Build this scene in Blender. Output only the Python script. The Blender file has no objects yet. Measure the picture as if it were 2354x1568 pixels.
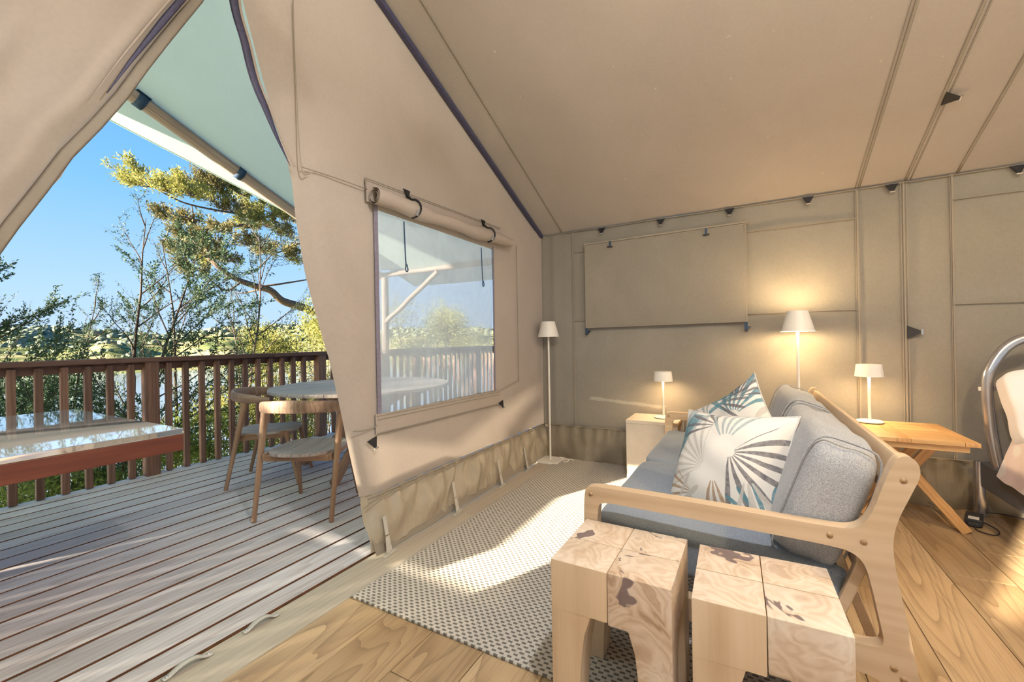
import bpy, bmesh, math, random
import numpy as np
from mathutils import Vector, Matrix, Euler
from mathutils.geometry import tessellate_polygon

scene = bpy.context.scene
COL = scene.collection
PI = math.pi
R = math.radians

# ---------------------------------------------------------------- camera
# X runs along the threshold towards the rear canvas wall, Y points out to the deck, Z up, metres.
H, YAW, PITCH, ROLL, FPX = 1.15, R(29.27), R(.031), R(-.983), 964.16
_f = Vector((math.cos(PITCH) * math.cos(YAW), math.cos(PITCH) * math.sin(YAW), math.sin(PITCH)))
_r = Vector((math.sin(YAW), -math.cos(YAW), 0)); _u = _r.cross(_f)
_r, _u = (math.cos(ROLL) * _r + math.sin(ROLL) * _u), (-math.sin(ROLL) * _r + math.cos(ROLL) * _u)
camd = bpy.data.cameras.new('camera'); cam = bpy.data.objects.new('camera', camd); COL.objects.link(cam)
camd.sensor_fit = 'HORIZONTAL'; camd.sensor_width = 36.0; camd.lens = FPX / 2354 * 36
camd.clip_start = .02; camd.clip_end = 5000
cam.matrix_world = Matrix(((_r.x, _u.x, -_f.x, 0), (_r.y, _u.y, -_f.y, 0), (_r.z, _u.z, -_f.z, H), (0, 0, 0, 1)))
scene.camera = cam

# ---------------------------------------------------------------- sky, sun, exposure
scene.view_settings.view_transform = 'Standard'
scene.view_settings.look = 'None'
scene.view_settings.gamma = 1
scene.view_settings.use_curve_mapping = False
scene.view_settings.exposure = 0.26
cyc = scene.cycles
cyc.use_adaptive_sampling = True; cyc.adaptive_threshold = .035; cyc.max_bounces = 6; cyc.diffuse_bounces = 4; cyc.glossy_bounces = 2; cyc.transmission_bounces = 4; cyc.transparent_max_bounces = 6
SKY_STRENGTH = 0.95
SUN_STRENGTH = 37.0
TO_SUN = Vector((-.869, .422, .259)).normalized()
FILL_PENDANT_W = 135.0
FILL_DOMES = ((.72, -.10, 2.48, 95.0, (.98, .99, 1.0), 'over the space in front of the sofa'), (1.90, -1.25, 2.30, 60.0, (1, .74, .40), 'over the foot of the bed'))
world = bpy.data.worlds.new('world'); scene.world = world; world.use_nodes = True
_nt = world.node_tree; _nt.nodes.clear()
_o = _nt.nodes.new('ShaderNodeOutputWorld'); _b = _nt.nodes.new('ShaderNodeBackground')
_tc = _nt.nodes.new('ShaderNodeTexCoord'); _sx = _nt.nodes.new('ShaderNodeSeparateXYZ'); _cr = _nt.nodes.new('ShaderNodeValToRGB')
_nt.links.new(_tc.outputs['Generated'], _sx.inputs[0]); _nt.links.new(_sx.outputs[2], _cr.inputs[0])
_nt.links.new(_cr.outputs[0], _b.inputs[0]); _nt.links.new(_b.outputs[0], _o.inputs[0])
_e = _cr.color_ramp.elements
_e[0].position = 0.0; _e[0].color = (.56, .74, .97, 1)
_e[1].position = 1.0; _e[1].color = (.05, .22, .62, 1)
for _p, _c in ((.10, (.46, .70, .98, 1)), (.28, (.24, .56, .96, 1)), (.45, (.145, .45, .91, 1))):
    _k = _e.new(_p); _k.color = _c
_b.inputs[1].default_value = SKY_STRENGTH
sund = bpy.data.lights.new('sun', 'SUN'); sun = bpy.data.objects.new('sun', sund); COL.objects.link(sun)
sund.energy = SUN_STRENGTH; sund.color = (1.0, .85, .63); sund.angle = R(.9)
sun.rotation_euler = (-TO_SUN).to_track_quat('-Z', 'Y').to_euler(); sun.location = TO_SUN * 40

# ---------------------------------------------------------------- helpers: nodes and materials
def newmat(name):
    m = bpy.data.materials.new(name); m.use_nodes = True
    nt = m.node_tree; nt.nodes.clear()
    out = nt.nodes.new('ShaderNodeOutputMaterial'); b = nt.nodes.new('ShaderNodeBsdfPrincipled')
    nt.links.new(b.outputs[0], out.inputs[0])
    return m, nt, b, out
def nd(nt, typ, **kw):
    n = nt.nodes.new(typ)
    for k, v in kw.items(): setattr(n, k, v)
    return n
def setin(nt, sock, v):
    if hasattr(v, 'is_output') or isinstance(v, bpy.types.NodeSocket): nt.links.new(v, sock)
    else: sock.default_value = v
def mth(nt, op, a, b=0.0, c=None, clamp=False):
    n = nd(nt, 'ShaderNodeMath', operation=op, use_clamp=clamp)
    setin(nt, n.inputs[0], a); setin(nt, n.inputs[1], b)
    if c is not None: setin(nt, n.inputs[2], c)
    return n.outputs[0]
def mixc(nt, f, a, b, blend='MIX'):
    n = nd(nt, 'ShaderNodeMix', data_type='RGBA', blend_type=blend)
    setin(nt, n.inputs[0], f); setin(nt, n.inputs[6], a); setin(nt, n.inputs[7], b)
    return n.outputs[2]
def ramp(nt, f, stops):
    n = nd(nt, 'ShaderNodeValToRGB'); e = n.color_ramp.elements
    while len(e) < len(stops): e.new(.5)
    for k, (p, c) in zip(e, stops):
        k.position = p; k.color = (*c, 1) if len(c) == 3 else c
    setin(nt, n.inputs[0], f); return n.outputs[0]
def coords(nt, scale=(1, 1, 1), rnd=0.0, kind='Object', rot=(0, 0, 0)):
    tc = nd(nt, 'ShaderNodeTexCoord'); mp = nd(nt, 'ShaderNodeMapping')
    v = tc.outputs[kind]
    if rnd:
        oi = nd(nt, 'ShaderNodeObjectInfo'); cb = nd(nt, 'ShaderNodeCombineXYZ')
        for i, k in enumerate((1.0, 1.7, 2.3)): nt.links.new(mth(nt, 'MULTIPLY', oi.outputs['Random'], rnd * k), cb.inputs[i])
        va = nd(nt, 'ShaderNodeVectorMath', operation='ADD'); nt.links.new(v, va.inputs[0]); nt.links.new(cb.outputs[0], va.inputs[1]); v = va.outputs[0]
    nt.links.new(v, mp.inputs[0]); mp.inputs['Scale'].default_value = scale; mp.inputs['Rotation'].default_value = rot
    return mp.outputs[0]
def noise(nt, vec, scale=5, detail=3, rough=.5, dist=0.0, out=0):
    n = nd(nt, 'ShaderNodeTexNoise'); nt.links.new(vec, n.inputs['Vector'])
    n.inputs['Scale'].default_value = scale; n.inputs['Detail'].default_value = detail
    n.inputs['Roughness'].default_value = rough; n.inputs['Distortion'].default_value = dist
    return n.outputs[out]
def bump(nt, b, h, strength=.3, dist=.01):
    n = nd(nt, 'ShaderNodeBump'); n.inputs['Strength'].default_value = strength; n.inputs['Distance'].default_value = dist
    setin(nt, n.inputs['Height'], h); nt.links.new(n.outputs[0], b.inputs['Normal']); return n
def simple(name, col, rough=.6, metal=0.0, var=.15, nscale=20, spec=None, bumpy=0.0, rnd=0):
    m, nt, b, o = newmat(name)
    v = coords(nt, rnd=rnd); f = noise(nt, v, nscale, 4)
    lo = tuple(c * (1 - var) for c in col); hi = tuple(min(1, c * (1 + var)) for c in col)
    nt.links.new(ramp(nt, f, [(.3, lo), (.7, hi)]), b.inputs['Base Color'])
    b.inputs['Roughness'].default_value = rough; b.inputs['Metallic'].default_value = metal
    if spec is not None: b.inputs['Specular IOR Level'].default_value = spec
    if bumpy: bump(nt, b, f, bumpy, .004)
    return m
def canvas(name, col, trans=.25, mottle=.10, rough=.85, thru=None, spots=0.0):
    """woven cotton canvas: diffuse with some light passing through"""
    m, nt, b, o = newmat(name)
    v = coords(nt)
    big = noise(nt, v, 1.6, 5, .6, .4); fine = noise(nt, v, 60, 2, .6)
    f = mth(nt, 'ADD', mth(nt, 'MULTIPLY', big, .7), mth(nt, 'MULTIPLY', fine, .3))
    lo = tuple(c * (1 - mottle) for c in col); hi = tuple(min(1, c * (1 + mottle)) for c in col)
    c = ramp(nt, f, [(.32, lo), (.68, hi)])
    if spots:
        sp = noise(nt, v, 26, 2, .5); sp2 = mth(nt, 'GREATER_THAN', sp, .755)
        c = mixc(nt, mth(nt, 'MULTIPLY', sp2, spots), c, (.75, .66, .52, 1))
    nt.links.new(c, b.inputs['Base Color']); b.inputs['Roughness'].default_value = rough
    b.inputs['Specular IOR Level'].default_value = .15
    wv = noise(nt, coords(nt, (1, 1, 1)), 420, 1); bp = bump(nt, b, wv, .12, .001)
    t = nd(nt, 'ShaderNodeBsdfTranslucent'); setin(nt, t.inputs[0], (*thru, 1) if thru else c)
    mx = nd(nt, 'ShaderNodeMixShader'); mx.inputs[0].default_value = trans
    nt.links.new(b.outputs[0], mx.inputs[1]); nt.links.new(t.outputs[0], mx.inputs[2]); nt.links.new(mx.outputs[0], o.inputs[0])
    return m
def wood(name, dark, mid, light, along=0, grain=1.0, rough=.5, rnd=7.0, knots=.0, bumpy=.15, figure=0.0, hue=.0):
    """grain stretched along the object's local axis; each object gets its own piece of the pattern"""
    m, nt, b, o = newmat(name)
    s = [14 * grain] * 3; s[along] = .9 * grain
    v = coords(nt, tuple(s), rnd)
    s2 = [5 * grain] * 3; s2[along] = .5 * grain
    v2 = coords(nt, tuple(s2), rnd)
    f1 = noise(nt, v, 2.2, 6, .65, .3); f2 = noise(nt, v2, 1.0, 3, .5, 1.2)
    lines = nd(nt, 'ShaderNodeTexWave', wave_type='BANDS', bands_direction='YZX'[along])
    nt.links.new(v2, lines.inputs['Vector']); lines.inputs['Scale'].default_value = 2.2
    lines.inputs['Distortion'].default_value = 9; lines.inputs['Detail'].default_value = 3; lines.inputs['Detail Scale'].default_value = .8
    f = mth(nt, 'ADD', mth(nt, 'MULTIPLY', f1, .52), mth(nt, 'ADD', mth(nt, 'MULTIPLY', f2, .38), mth(nt, 'MULTIPLY', lines.outputs['Fac'], .10)))
    c = ramp(nt, f, [(.28, dark), (.5, mid), (.72, light)])
    if hue:
        oi = nd(nt, 'ShaderNodeObjectInfo')
        k = mth(nt, 'ADD', 1 - hue, mth(nt, 'MULTIPLY', oi.outputs['Random'], 2 * hue))
        hs = nd(nt, 'ShaderNodeHueSaturation'); nt.links.new(c, hs.inputs['Color']); nt.links.new(k, hs.inputs['Value']); c = hs.outputs[0]
    if figure:
        sf = [4.6 * grain] * 3; sf[along] = .42 * grain
        fg = mth(nt, 'FRACT', mth(nt, 'MULTIPLY', noise(nt, coords(nt, tuple(sf), rnd), 1.0, 1.5, .45), 15.0)); fg = mth(nt, 'POWER', fg, 4.0)
        c = mixc(nt, mth(nt, 'MULTIPLY', fg, figure), c, (dark[0] * .6, dark[1] * .55, dark[2] * .5, 1))
    if knots:
        sk = [2.4] * 3; sk[along] = .9
        vo = nd(nt, 'ShaderNodeTexVoronoi'); nt.links.new(coords(nt, tuple(sk), rnd), vo.inputs['Vector']); vo.inputs['Scale'].default_value = 1.0
        k = mth(nt, 'SUBTRACT', 1.0, mth(nt, 'DIVIDE', vo.outputs['Distance'], .16), clamp=True)
        c = mixc(nt, mth(nt, 'MULTIPLY', k, knots), c, (dark[0] * .55, dark[1] * .5, dark[2] * .45, 1))
    nt.links.new(c, b.inputs['Base Color']); b.inputs['Roughness'].default_value = rough
    if bumpy: bump(nt, b, f1, bumpy, .003)
    return m

# ---------------------------------------------------------------- helpers: meshes and objects
def link(o, parent=None):
    COL.objects.link(o)
    if parent is not None: o.parent = parent
    return o
def tag(o, label=None, cat=None, group=None, kind=None):
    for k, v in (('label', label), ('category', cat), ('group', group), ('kind', kind)):
        if v: o[k] = v
    return o
def empty(name, loc=(0, 0, 0), rz=0.0, label=None, cat=None, group=None, kind=None):
    o = bpy.data.objects.new(name, None); o.empty_display_size = .05
    o.location = loc; o.rotation_euler = (0, 0, rz); link(o); return tag(o, label, cat, group, kind)
def pymesh(name, verts, faces, mat=None, smooth=False):
    me = bpy.data.meshes.new(name); me.from_pydata([tuple(v) for v in verts], [], [tuple(f) for f in faces])
    if mat: me.materials.append(mat)
    if smooth: me.polygons.foreach_set('use_smooth', [True] * len(me.polygons))
    me.update(); return me
def quadmesh(name, verts, quads, mat=None, smooth=False):
    """fast path for many quads given as numpy arrays"""
    me = bpy.data.meshes.new(name); n, q = len(verts), len(quads); k = quads.shape[1]
    me.vertices.add(n); me.vertices.foreach_set('co', np.asarray(verts, np.float32).ravel())
    me.loops.add(q * k); me.loops.foreach_set('vertex_index', np.asarray(quads, np.int32).ravel())
    me.polygons.add(q); me.polygons.foreach_set('loop_start', np.arange(0, q * k, k, dtype=np.int32))
    try: me.polygons.foreach_set('loop_total', np.full(q, k, np.int32))
    except Exception: pass
    if mat: me.materials.append(mat)
    if smooth: me.polygons.foreach_set('use_smooth', np.ones(q, bool))
    me.update(calc_edges=True); return me
def ob(name, me, parent=None, loc=None, rot=None, mat=None):
    o = bpy.data.objects.new(name, me)
    if loc is not None: o.location = loc
    if rot is not None: o.rotation_euler = rot
    return link(o, parent)
def bm_mesh(name, bm, mat=None, smooth=False):
    me = bpy.data.meshes.new(name); bm.normal_update(); bm.to_mesh(me); bm.free()
    if mat: me.materials.append(mat)
    if smooth: smooth_by_angle(me)
    return me
def smooth_by_angle(me, ang=R(40)):
    me.polygons.foreach_set('use_smooth', [True] * len(me.polygons))
    try: me.set_sharp_from_angle(angle=ang)
    except Exception: pass
def flat_large(me, k=6):
    """flat shading on the broad faces, smooth on the rounded edges"""
    a = sorted(((p.area, p.index) for p in me.polygons), reverse=True)[:k]
    for _, i in a: me.polygons[i].use_smooth = False
    return me
def boxmesh(name, size, mat, bevel=.003, seg=2, taper=None):
    """box centred at the origin; taper scales the bottom (x, y)"""
    bm = bmesh.new(); bmesh.ops.create_cube(bm, size=1)
    for v in bm.verts:
        k = taper if (taper and v.co.z < 0) else (1, 1)
        v.co = Vector((v.co.x * size[0] * k[0], v.co.y * size[1] * k[1], v.co.z * size[2]))
    if bevel: bmesh.ops.bevel(bm, geom=bm.edges[:], offset=bevel, segments=seg, profile=.6, affect='EDGES')
    me = bm_mesh(name, bm, mat, smooth=bool(bevel)); return flat_large(me) if bevel else me
def box(name, lo, hi, mat, parent=None, bevel=.003, seg=2):
    """box part given by two corners in the parent's frame"""
    size = [hi[i] - lo[i] for i in range(3)]; c = [(hi[i] + lo[i]) / 2 for i in range(3)]
    return ob(name, boxmesh(name, size, mat, bevel, seg), parent, c)
def bar(name, a, b, w, t, mat, parent=None, bevel=.003, up=(0, 0, 1), wb=None):
    """straight bar from a to b, w wide and t thick (wb: width at b); origin at its middle, local X along it"""
    a, b = Vector(a), Vector(b); d = b - a; L = d.length; x = d / L
    y = Vector(up).cross(x)
    if y.length < 1e-4: y = Vector((0, 1, 0)).cross(x)
    y.normalize(); z = x.cross(y)
    bm = bmesh.new(); bmesh.ops.create_cube(bm, size=1)
    for v in bm.verts:
        ww = w if (v.co.x < 0 or wb is None) else wb
        v.co = Vector((v.co.x * L, v.co.y * ww, v.co.z * t))
    if bevel: bmesh.ops.bevel(bm, geom=bm.edges[:], offset=bevel, segments=2, profile=.6, affect='EDGES')
    o = ob(name, flat_large(bm_mesh(name, bm, mat, smooth=bool(bevel))), parent)
    m = Matrix((x, y, z)).transposed().to_4x4(); m.translation = (a + b) / 2; o.matrix_local = m
    return o
def catmull(pts, n=8):
    P = [Vector(p) for p in pts]; P = [2 * P[0] - P[1]] + P + [2 * P[-1] - P[-2]]; out = []
    for i in range(1, len(P) - 2):
        for k in range(n):
            t = k / n; a, b, c, d = P[i - 1], P[i], P[i + 1], P[i + 2]
            out.append(.5 * ((2 * b) + (c - a) * t + (2 * a - 5 * b + 4 * c - d) * t * t + (3 * b - a - 3 * c + d) * t ** 3))
    out.append(P[-2]); return out
def tube_geo(path, rad, sides=8, flat=1.0, cap=True, up=None):
    path = [Vector(p) for p in path]; n = len(path)
    rad = rad if isinstance(rad, (list, tuple)) else [rad] * n
    V, F = [], []; nrm = None
    for i, p in enumerate(path):
        t = (path[min(i + 1, n - 1)] - path[max(i - 1, 0)]).normalized()
        if nrm is None:
            ref = Vector(up) if up else (Vector((0, 0, 1)) if abs(t.z) < .9 else Vector((1, 0, 0)))
            nrm = (ref - t * ref.dot(t)).normalized()
        else: nrm = (nrm - t * nrm.dot(t)).normalized()
        bn = t.cross(nrm)
        for k in range(sides):
            a = 2 * PI * k / sides
            V.append(p + nrm * (math.cos(a) * rad[i]) + bn * (math.sin(a) * rad[i] * flat))
    for i in range(n - 1):
        for k in range(sides):
            k2 = (k + 1) % sides; F.append((i * sides + k, i * sides + k2, (i + 1) * sides + k2, (i + 1) * sides + k))
    if cap: F.append(tuple(range(sides - 1, -1, -1))); F.append(tuple((n - 1) * sides + k for k in range(sides)))
    return V, F
def tube(name, path, rad, mat, parent=None, sides=10, flat=1.0, up=None):
    V, F = tube_geo(path, rad, sides, flat, True, up)
    me = pymesh(name, V, F, mat); smooth_by_angle(me); return ob(name, me, parent)
def lathe(name, prof, mat, parent=None, loc=(0, 0, 0), n=32, closed=False):
    V, F = [], []; m = len(prof)
    for i in range(n):
        a = 2 * PI * i / n
        for r, z in prof: V.append((r * math.cos(a), r * math.sin(a), z))
    for i in range(n):
        j = (i + 1) % n
        for k in range(m - 1 + (1 if closed else 0)):
            k2 = (k + 1) % m; F.append((i * m + k, j * m + k, j * m + k2, i * m + k2))
    me = pymesh(name, V, F, mat); smooth_by_angle(me); return ob(name, me, parent, loc)
def grid(name, nu, nv, fn, mat, parent=None, keep=None, smooth=True):
    """sheet of (nu x nv) cells, fn(u, v) -> point, u, v in 0..1"""
    V = [fn(i / nu, j / nv) for j in range(nv + 1) for i in range(nu + 1)]; F = []
    for j in range(nv):
        for i in range(nu):
            if keep and not keep((i + .5) / nu, (j + .5) / nv): continue
            F.append((j * (nu + 1) + i, j * (nu + 1) + i + 1, (j + 1) * (nu + 1) + i + 1, (j + 1) * (nu + 1) + i))
    return ob(name, pymesh(name, V, F, mat, smooth), parent)
def extrude(name, outer, thick, mat, holes=(), axis=0, bevel=.004, seg=2, parent=None, loc=(0, 0, 0)):
    """2D outline (with holes) given a thickness along the axis, edges rounded"""
    loops = [list(outer)] + [list(h) for h in holes]
    def P(p, s):
        q = [p[0], p[1]]; q.insert(axis, s * thick / 2); return Vector(q)
    tris = tessellate_polygon([[Vector((p[0], p[1], 0)) for p in l] for l in loops])
    flat = [p for l in loops for p in l]; n = len(flat)
    bm = bmesh.new(); A = [bm.verts.new(P(p, -1)) for p in flat]; B = [bm.verts.new(P(p, 1)) for p in flat]
    for t in tris:
        try: bm.faces.new([A[i] for i in t]); bm.faces.new([B[i] for i in reversed(t)])
        except ValueError: pass
    k = 0; rim = []
    for l in loops:
        for i in range(len(l)):
            a, b = k + i, k + (i + 1) % len(l)
            bm.faces.new((A[a], A[b], B[b], B[a])); rim.append((a, b))
        k += len(l)
    bmesh.ops.recalc_face_normals(bm, faces=bm.faces[:])
    if bevel:
        es = []
        for a, b in rim:
            for S in (A, B):
                e = bm.edges.get((S[a], S[b]))
                if e: es.append(e)
        bmesh.ops.bevel(bm, geom=es, offset=bevel, segments=seg, profile=.5, affect='EDGES', clamp_overlap=True)
    me = bm_mesh(name, bm, mat, smooth=True)
    for p in me.polygons:
        if abs(p.normal[axis]) > .999: p.use_smooth = False
    return ob(name, me, parent, loc)
def chaikin(pts, it=2, closed=True):
    for _ in range(it):
        q = []; n = len(pts)
        for i in range(n if closed else n - 1):
            a, b = pts[i], pts[(i + 1) % n]
            q.append(tuple(.75 * a[k] + .25 * b[k] for k in range(len(a)))); q.append(tuple(.25 * a[k] + .75 * b[k] for k in range(len(a))))
        pts = q
    return pts
def cushion(name, size, mat, parent=None, e=5.0, n=14, puff=.0, loc=(0, 0, 0), rot=(0, 0, 0), wob=.0, seed=0):
    """soft box: rounded by a superellipsoid, bulged on its broad faces"""
    bm = bmesh.new(); bmesh.ops.create_cube(bm, size=2)
    bmesh.ops.subdivide_edges(bm, edges=bm.edges[:], cuts=n - 1, use_grid_fill=True)
    rng = random.Random(seed); ph = [rng.uniform(0, 6) for _ in range(6)]
    for v in bm.verts:
        c = v.co
        k = (abs(c.x) ** e + abs(c.y) ** e + abs(c.z) ** e) ** (-1 / e)
        q = Vector((c.x * k, c.y * k, c.z * k))
        b = 1 + puff * (1 - q.x ** 2) * (1 - q.y ** 2) if puff else 1
        w = wob * (math.sin(q.x * 4 + ph[0]) * math.sin(q.y * 5 + ph[1]) + .5 * math.sin(q.x * 9 + q.y * 7 + ph[2]))
        v.co = Vector((q.x * size[0] / 2, q.y * size[1] / 2, q.z * (size[2] / 2) * b + w))
    me = bm_mesh(name, bm, mat); me.polygons.foreach_set('use_smooth', [True] * len(me.polygons))
    return ob(name, me, parent, loc, rot)
def copy_tree(o, parent=None):
    c = o.copy(); COL.objects.link(c)
    if parent is not None: c.parent = parent
    for ch in o.children: copy_tree(ch, c)
    return c
def pick(table, x):
    for (a, va), (b, vb) in zip(table, table[1:]):
        if x <= b: return va + (vb - va) * max(0, min(1, (x - a) / (b - a)))
    return table[-1][1]
def hash2(a, b):
    s = math.sin(a * 127.1 + b * 311.7) * 43758.5453; return s - math.floor(s)
def vnoise(x, y):
    i, j = math.floor(x), math.floor(y); u, v = x - i, y - j; u = u * u * (3 - 2 * u); v = v * v * (3 - 2 * v)
    return (hash2(i, j) * (1 - u) + hash2(i + 1, j) * u) * (1 - v) + (hash2(i, j + 1) * (1 - u) + hash2(i + 1, j + 1) * u) * v
def fbm(x, y, o=4):
    s, a = 0, .5
    for _ in range(o): s += a * vnoise(x, y); x, y, a = x * 2.03 + 5, y * 2.01 + 9, a * .5
    return s

# ---------------------------------------------------------------- materials
M = {}
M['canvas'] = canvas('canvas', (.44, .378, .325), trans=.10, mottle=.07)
M['canvas_back_dim'] = canvas('canvas_rear_dim', (.285, .258, .218), trans=.08, mottle=.12)  # same tent canvas, its colour darkened because the rear wall is lit less
M['canvas_flap_dim'] = canvas('canvas_flap_dim', (.285, .255, .215), trans=.08, mottle=.12)  # flap takes the same shade-darkened tone as the rear wall
def _glint_band(m):
    """reflected light painted as a pale smear low on the rear wall"""
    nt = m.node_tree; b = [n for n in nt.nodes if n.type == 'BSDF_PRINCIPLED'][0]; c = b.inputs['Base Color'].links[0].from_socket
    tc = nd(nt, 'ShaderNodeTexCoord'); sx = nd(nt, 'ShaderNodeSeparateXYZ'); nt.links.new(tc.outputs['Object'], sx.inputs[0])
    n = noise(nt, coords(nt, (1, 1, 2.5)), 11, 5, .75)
    zc = mth(nt, 'MULTIPLY_ADD', sx.outputs[1], .075, GLINT_Z); dz = mth(nt, 'DIVIDE', mth(nt, 'ABSOLUTE', mth(nt, 'SUBTRACT', sx.outputs[2], zc)), .020)
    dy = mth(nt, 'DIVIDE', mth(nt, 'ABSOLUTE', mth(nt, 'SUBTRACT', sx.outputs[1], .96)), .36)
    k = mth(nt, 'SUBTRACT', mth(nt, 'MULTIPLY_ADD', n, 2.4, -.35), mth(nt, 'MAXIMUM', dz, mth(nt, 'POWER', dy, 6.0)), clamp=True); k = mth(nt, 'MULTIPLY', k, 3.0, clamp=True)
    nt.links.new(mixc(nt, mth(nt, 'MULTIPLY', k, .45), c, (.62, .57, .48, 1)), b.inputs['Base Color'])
GLINT_Z = .50
_glint_band(M['canvas_back_dim'])  # paints the reflected light into the wall colour
M['canvas_roof'] = canvas('canvas_roof', (.485, .42, .36), trans=.22, mottle=.07, spots=.5)
M['canvas_seam'] = canvas('canvas_seam', (.31, .27, .22), trans=.05)
M['fly'] = canvas('fly_sheet', (.60, .72, .68), trans=.22, mottle=.05, rough=.6, thru=(.62, .80, .74))
M['vinyl'] = None
def _vinyl(name='vinyl', k=1.0):
    m, nt, b, o = newmat(name); v = coords(nt)
    f = noise(nt, v, 4, 4, .55, .5)
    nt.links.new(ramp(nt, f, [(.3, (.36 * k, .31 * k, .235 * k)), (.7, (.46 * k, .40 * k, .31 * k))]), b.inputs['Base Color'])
    b.inputs['Roughness'].default_value = .30; b.inputs['Specular IOR Level'].default_value = .65
    w = noise(nt, coords(nt, (1, 1, .35)), 22, 4, .6, 1.5); bump(nt, b, w, .35, .012); return m
M['vinyl'] = _vinyl(); M['vinyl_shaded'] = _vinyl('vinyl_shaded', .62)  # rear skirt is the same vinyl, darkened in colour to look less lit
M['black'] = simple('black_nylon', (.012, .012, .016), .5, var=.3, nscale=60)
M['navy'] = simple('navy_strap', (.018, .05, .11), .6, var=.3, nscale=60)
M['webbing'] = simple('grey_webbing', (.52, .50, .46), .7, var=.1, nscale=200, bumpy=.2)
M['steel'] = simple('steel', (.62, .62, .64), .28, .9, var=.08, nscale=15)
M['chrome'] = simple('brushed_chrome', (.50, .50, .54), .25, .85, var=.05, nscale=10)
M['zip'] = simple('zip_tape', (.05, .05, .10), .55, var=.3, nscale=80)
M['tape'] = simple('window_tape', (.20, .18, .24), .6, var=.15, nscale=60)
M['pole'] = wood('round_pole', (.22, .15, .13), (.38, .29, .25), (.52, .43, .38), along=0, rough=.7)
M['deck'] = wood('weathered_deck', (.40, .34, .33), (.56, .53, .555), (.69, .68, .73), along=0, rough=.75, knots=.55, bumpy=.35, hue=.14, figure=.30)
M['deck_side'] = simple('unweathered_board_side', (.16, .07, .035), .8, var=.3)
M['joist'] = simple('deck_joist', (.13, .05, .022), .8, var=.3)
def _oak():
    m, nt, b, o = newmat('oak_plank'); v = coords(nt, (.55, 4.2, 4.2), 9.0)
    ln = mth(nt, 'FRACT', mth(nt, 'MULTIPLY', noise(nt, v, 1.0, 1.6, .45, .25), 17.0)); ln = mth(nt, 'POWER', ln, 3.5)
    pore = noise(nt, coords(nt, (2.5, 90, 90), 9.0), 1.0, 4, .7); cloud = noise(nt, coords(nt, (.8, 3, 3), 9.0), 1.2, 4)
    base = ramp(nt, cloud, [(.3, (.37, .245, .13)), (.7, (.53, .39, .235))])
    c = mixc(nt, mth(nt, 'MULTIPLY', ln, .55), base, (.17, .10, .05, 1)); c = mixc(nt, ramp(nt, pore, [(.35, (.45,) * 3), (.5, (0,) * 3)]), c, (.20, .13, .08, 1))
    vo = nd(nt, 'ShaderNodeTexVoronoi'); nt.links.new(coords(nt, (.8, 2.1, 2.1), 9.0), vo.inputs['Vector']); vo.inputs['Scale'].default_value = 1.0
    kn = mth(nt, 'SUBTRACT', 1.0, mth(nt, 'DIVIDE', vo.outputs['Distance'], .10), clamp=True); c = mixc(nt, mth(nt, 'MULTIPLY', kn, .8), c, (.12, .07, .04, 1))
    oi = nd(nt, 'ShaderNodeObjectInfo'); hs = nd(nt, 'ShaderNodeHueSaturation'); nt.links.new(c, hs.inputs['Color']); nt.links.new(mth(nt, 'MULTIPLY_ADD', oi.outputs['Random'], .26, .88), hs.inputs['Value'])
    nt.links.new(hs.outputs[0], b.inputs['Base Color']); b.inputs['Roughness'].default_value = .36; bump(nt, b, ln, .05, .002); return m
M['oak'] = _oak()
M['edging'] = wood('grey_edging', (.36, .31, .25), (.46, .405, .33), (.54, .48, .40), along=0, rough=.5, bumpy=.05)
M['rail'] = wood('rail_timber', (.075, .032, .02), (.16, .075, .048), (.27, .15, .10), along=2, rough=.7, hue=.2, bumpy=.3)
M['railx'] = wood('rail_timber_long', (.06, .026, .018), (.12, .055, .038), (.22, .12, .09), along=0, rough=.65, bumpy=.3)
M['subfloor'] = simple('subfloor', (.05, .035, .025), .9)

def _pane():
    """milky clear vinyl: partly see-through, partly scattering, faintly glossy"""
    m, nt, b, o = newmat('vinyl_window')
    tr = nd(nt, 'ShaderNodeBsdfTransparent'); tr.inputs[0].default_value = (.88, .94, 1, 1)
    tl = nd(nt, 'ShaderNodeBsdfTranslucent'); tl.inputs[0].default_value = (.90, .95, 1, 1)
    df = nd(nt, 'ShaderNodeBsdfDiffuse'); df.inputs[0].default_value = (.74, .80, .88, 1)
    gl = nd(nt, 'ShaderNodeBsdfGlossy'); gl.inputs[1].default_value = .12
    n = noise(nt, coords(nt, (1, 1, .6)), 3.5, 5, .6, .8)
    a = nd(nt, 'ShaderNodeMixShader'); nt.links.new(ramp(nt, n, [(.3, (.36,) * 3), (.7, (.60,) * 3)]), a.inputs[0])
    nt.links.new(tr.outputs[0], a.inputs[1]); nt.links.new(tl.outputs[0], a.inputs[2])
    d = nd(nt, 'ShaderNodeMixShader'); d.inputs[0].default_value = .30; nt.links.new(a.outputs[0], d.inputs[1]); nt.links.new(df.outputs[0], d.inputs[2])
    e = nd(nt, 'ShaderNodeMixShader'); e.inputs[0].default_value = .05; nt.links.new(d.outputs[0], e.inputs[1]); nt.links.new(gl.outputs[0], e.inputs[2])
    nt.links.new(e.outputs[0], o.inputs[0]); return m
M['pane'] = _pane()
def _mesh():
    m, nt, b, o = newmat('insect_mesh')
    tr = nd(nt, 'ShaderNodeBsdfTransparent'); df = nd(nt, 'ShaderNodeBsdfDiffuse'); df.inputs[0].default_value = (.05, .05, .05, 1)
    a = nd(nt, 'ShaderNodeMixShader'); a.inputs[0].default_value = .2; nt.links.new(tr.outputs[0], a.inputs[1]); nt.links.new(df.outputs[0], a.inputs[2])
    nt.links.new(a.outputs[0], o.inputs[0]); return m
M['insect_mesh'] = _mesh()

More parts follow.
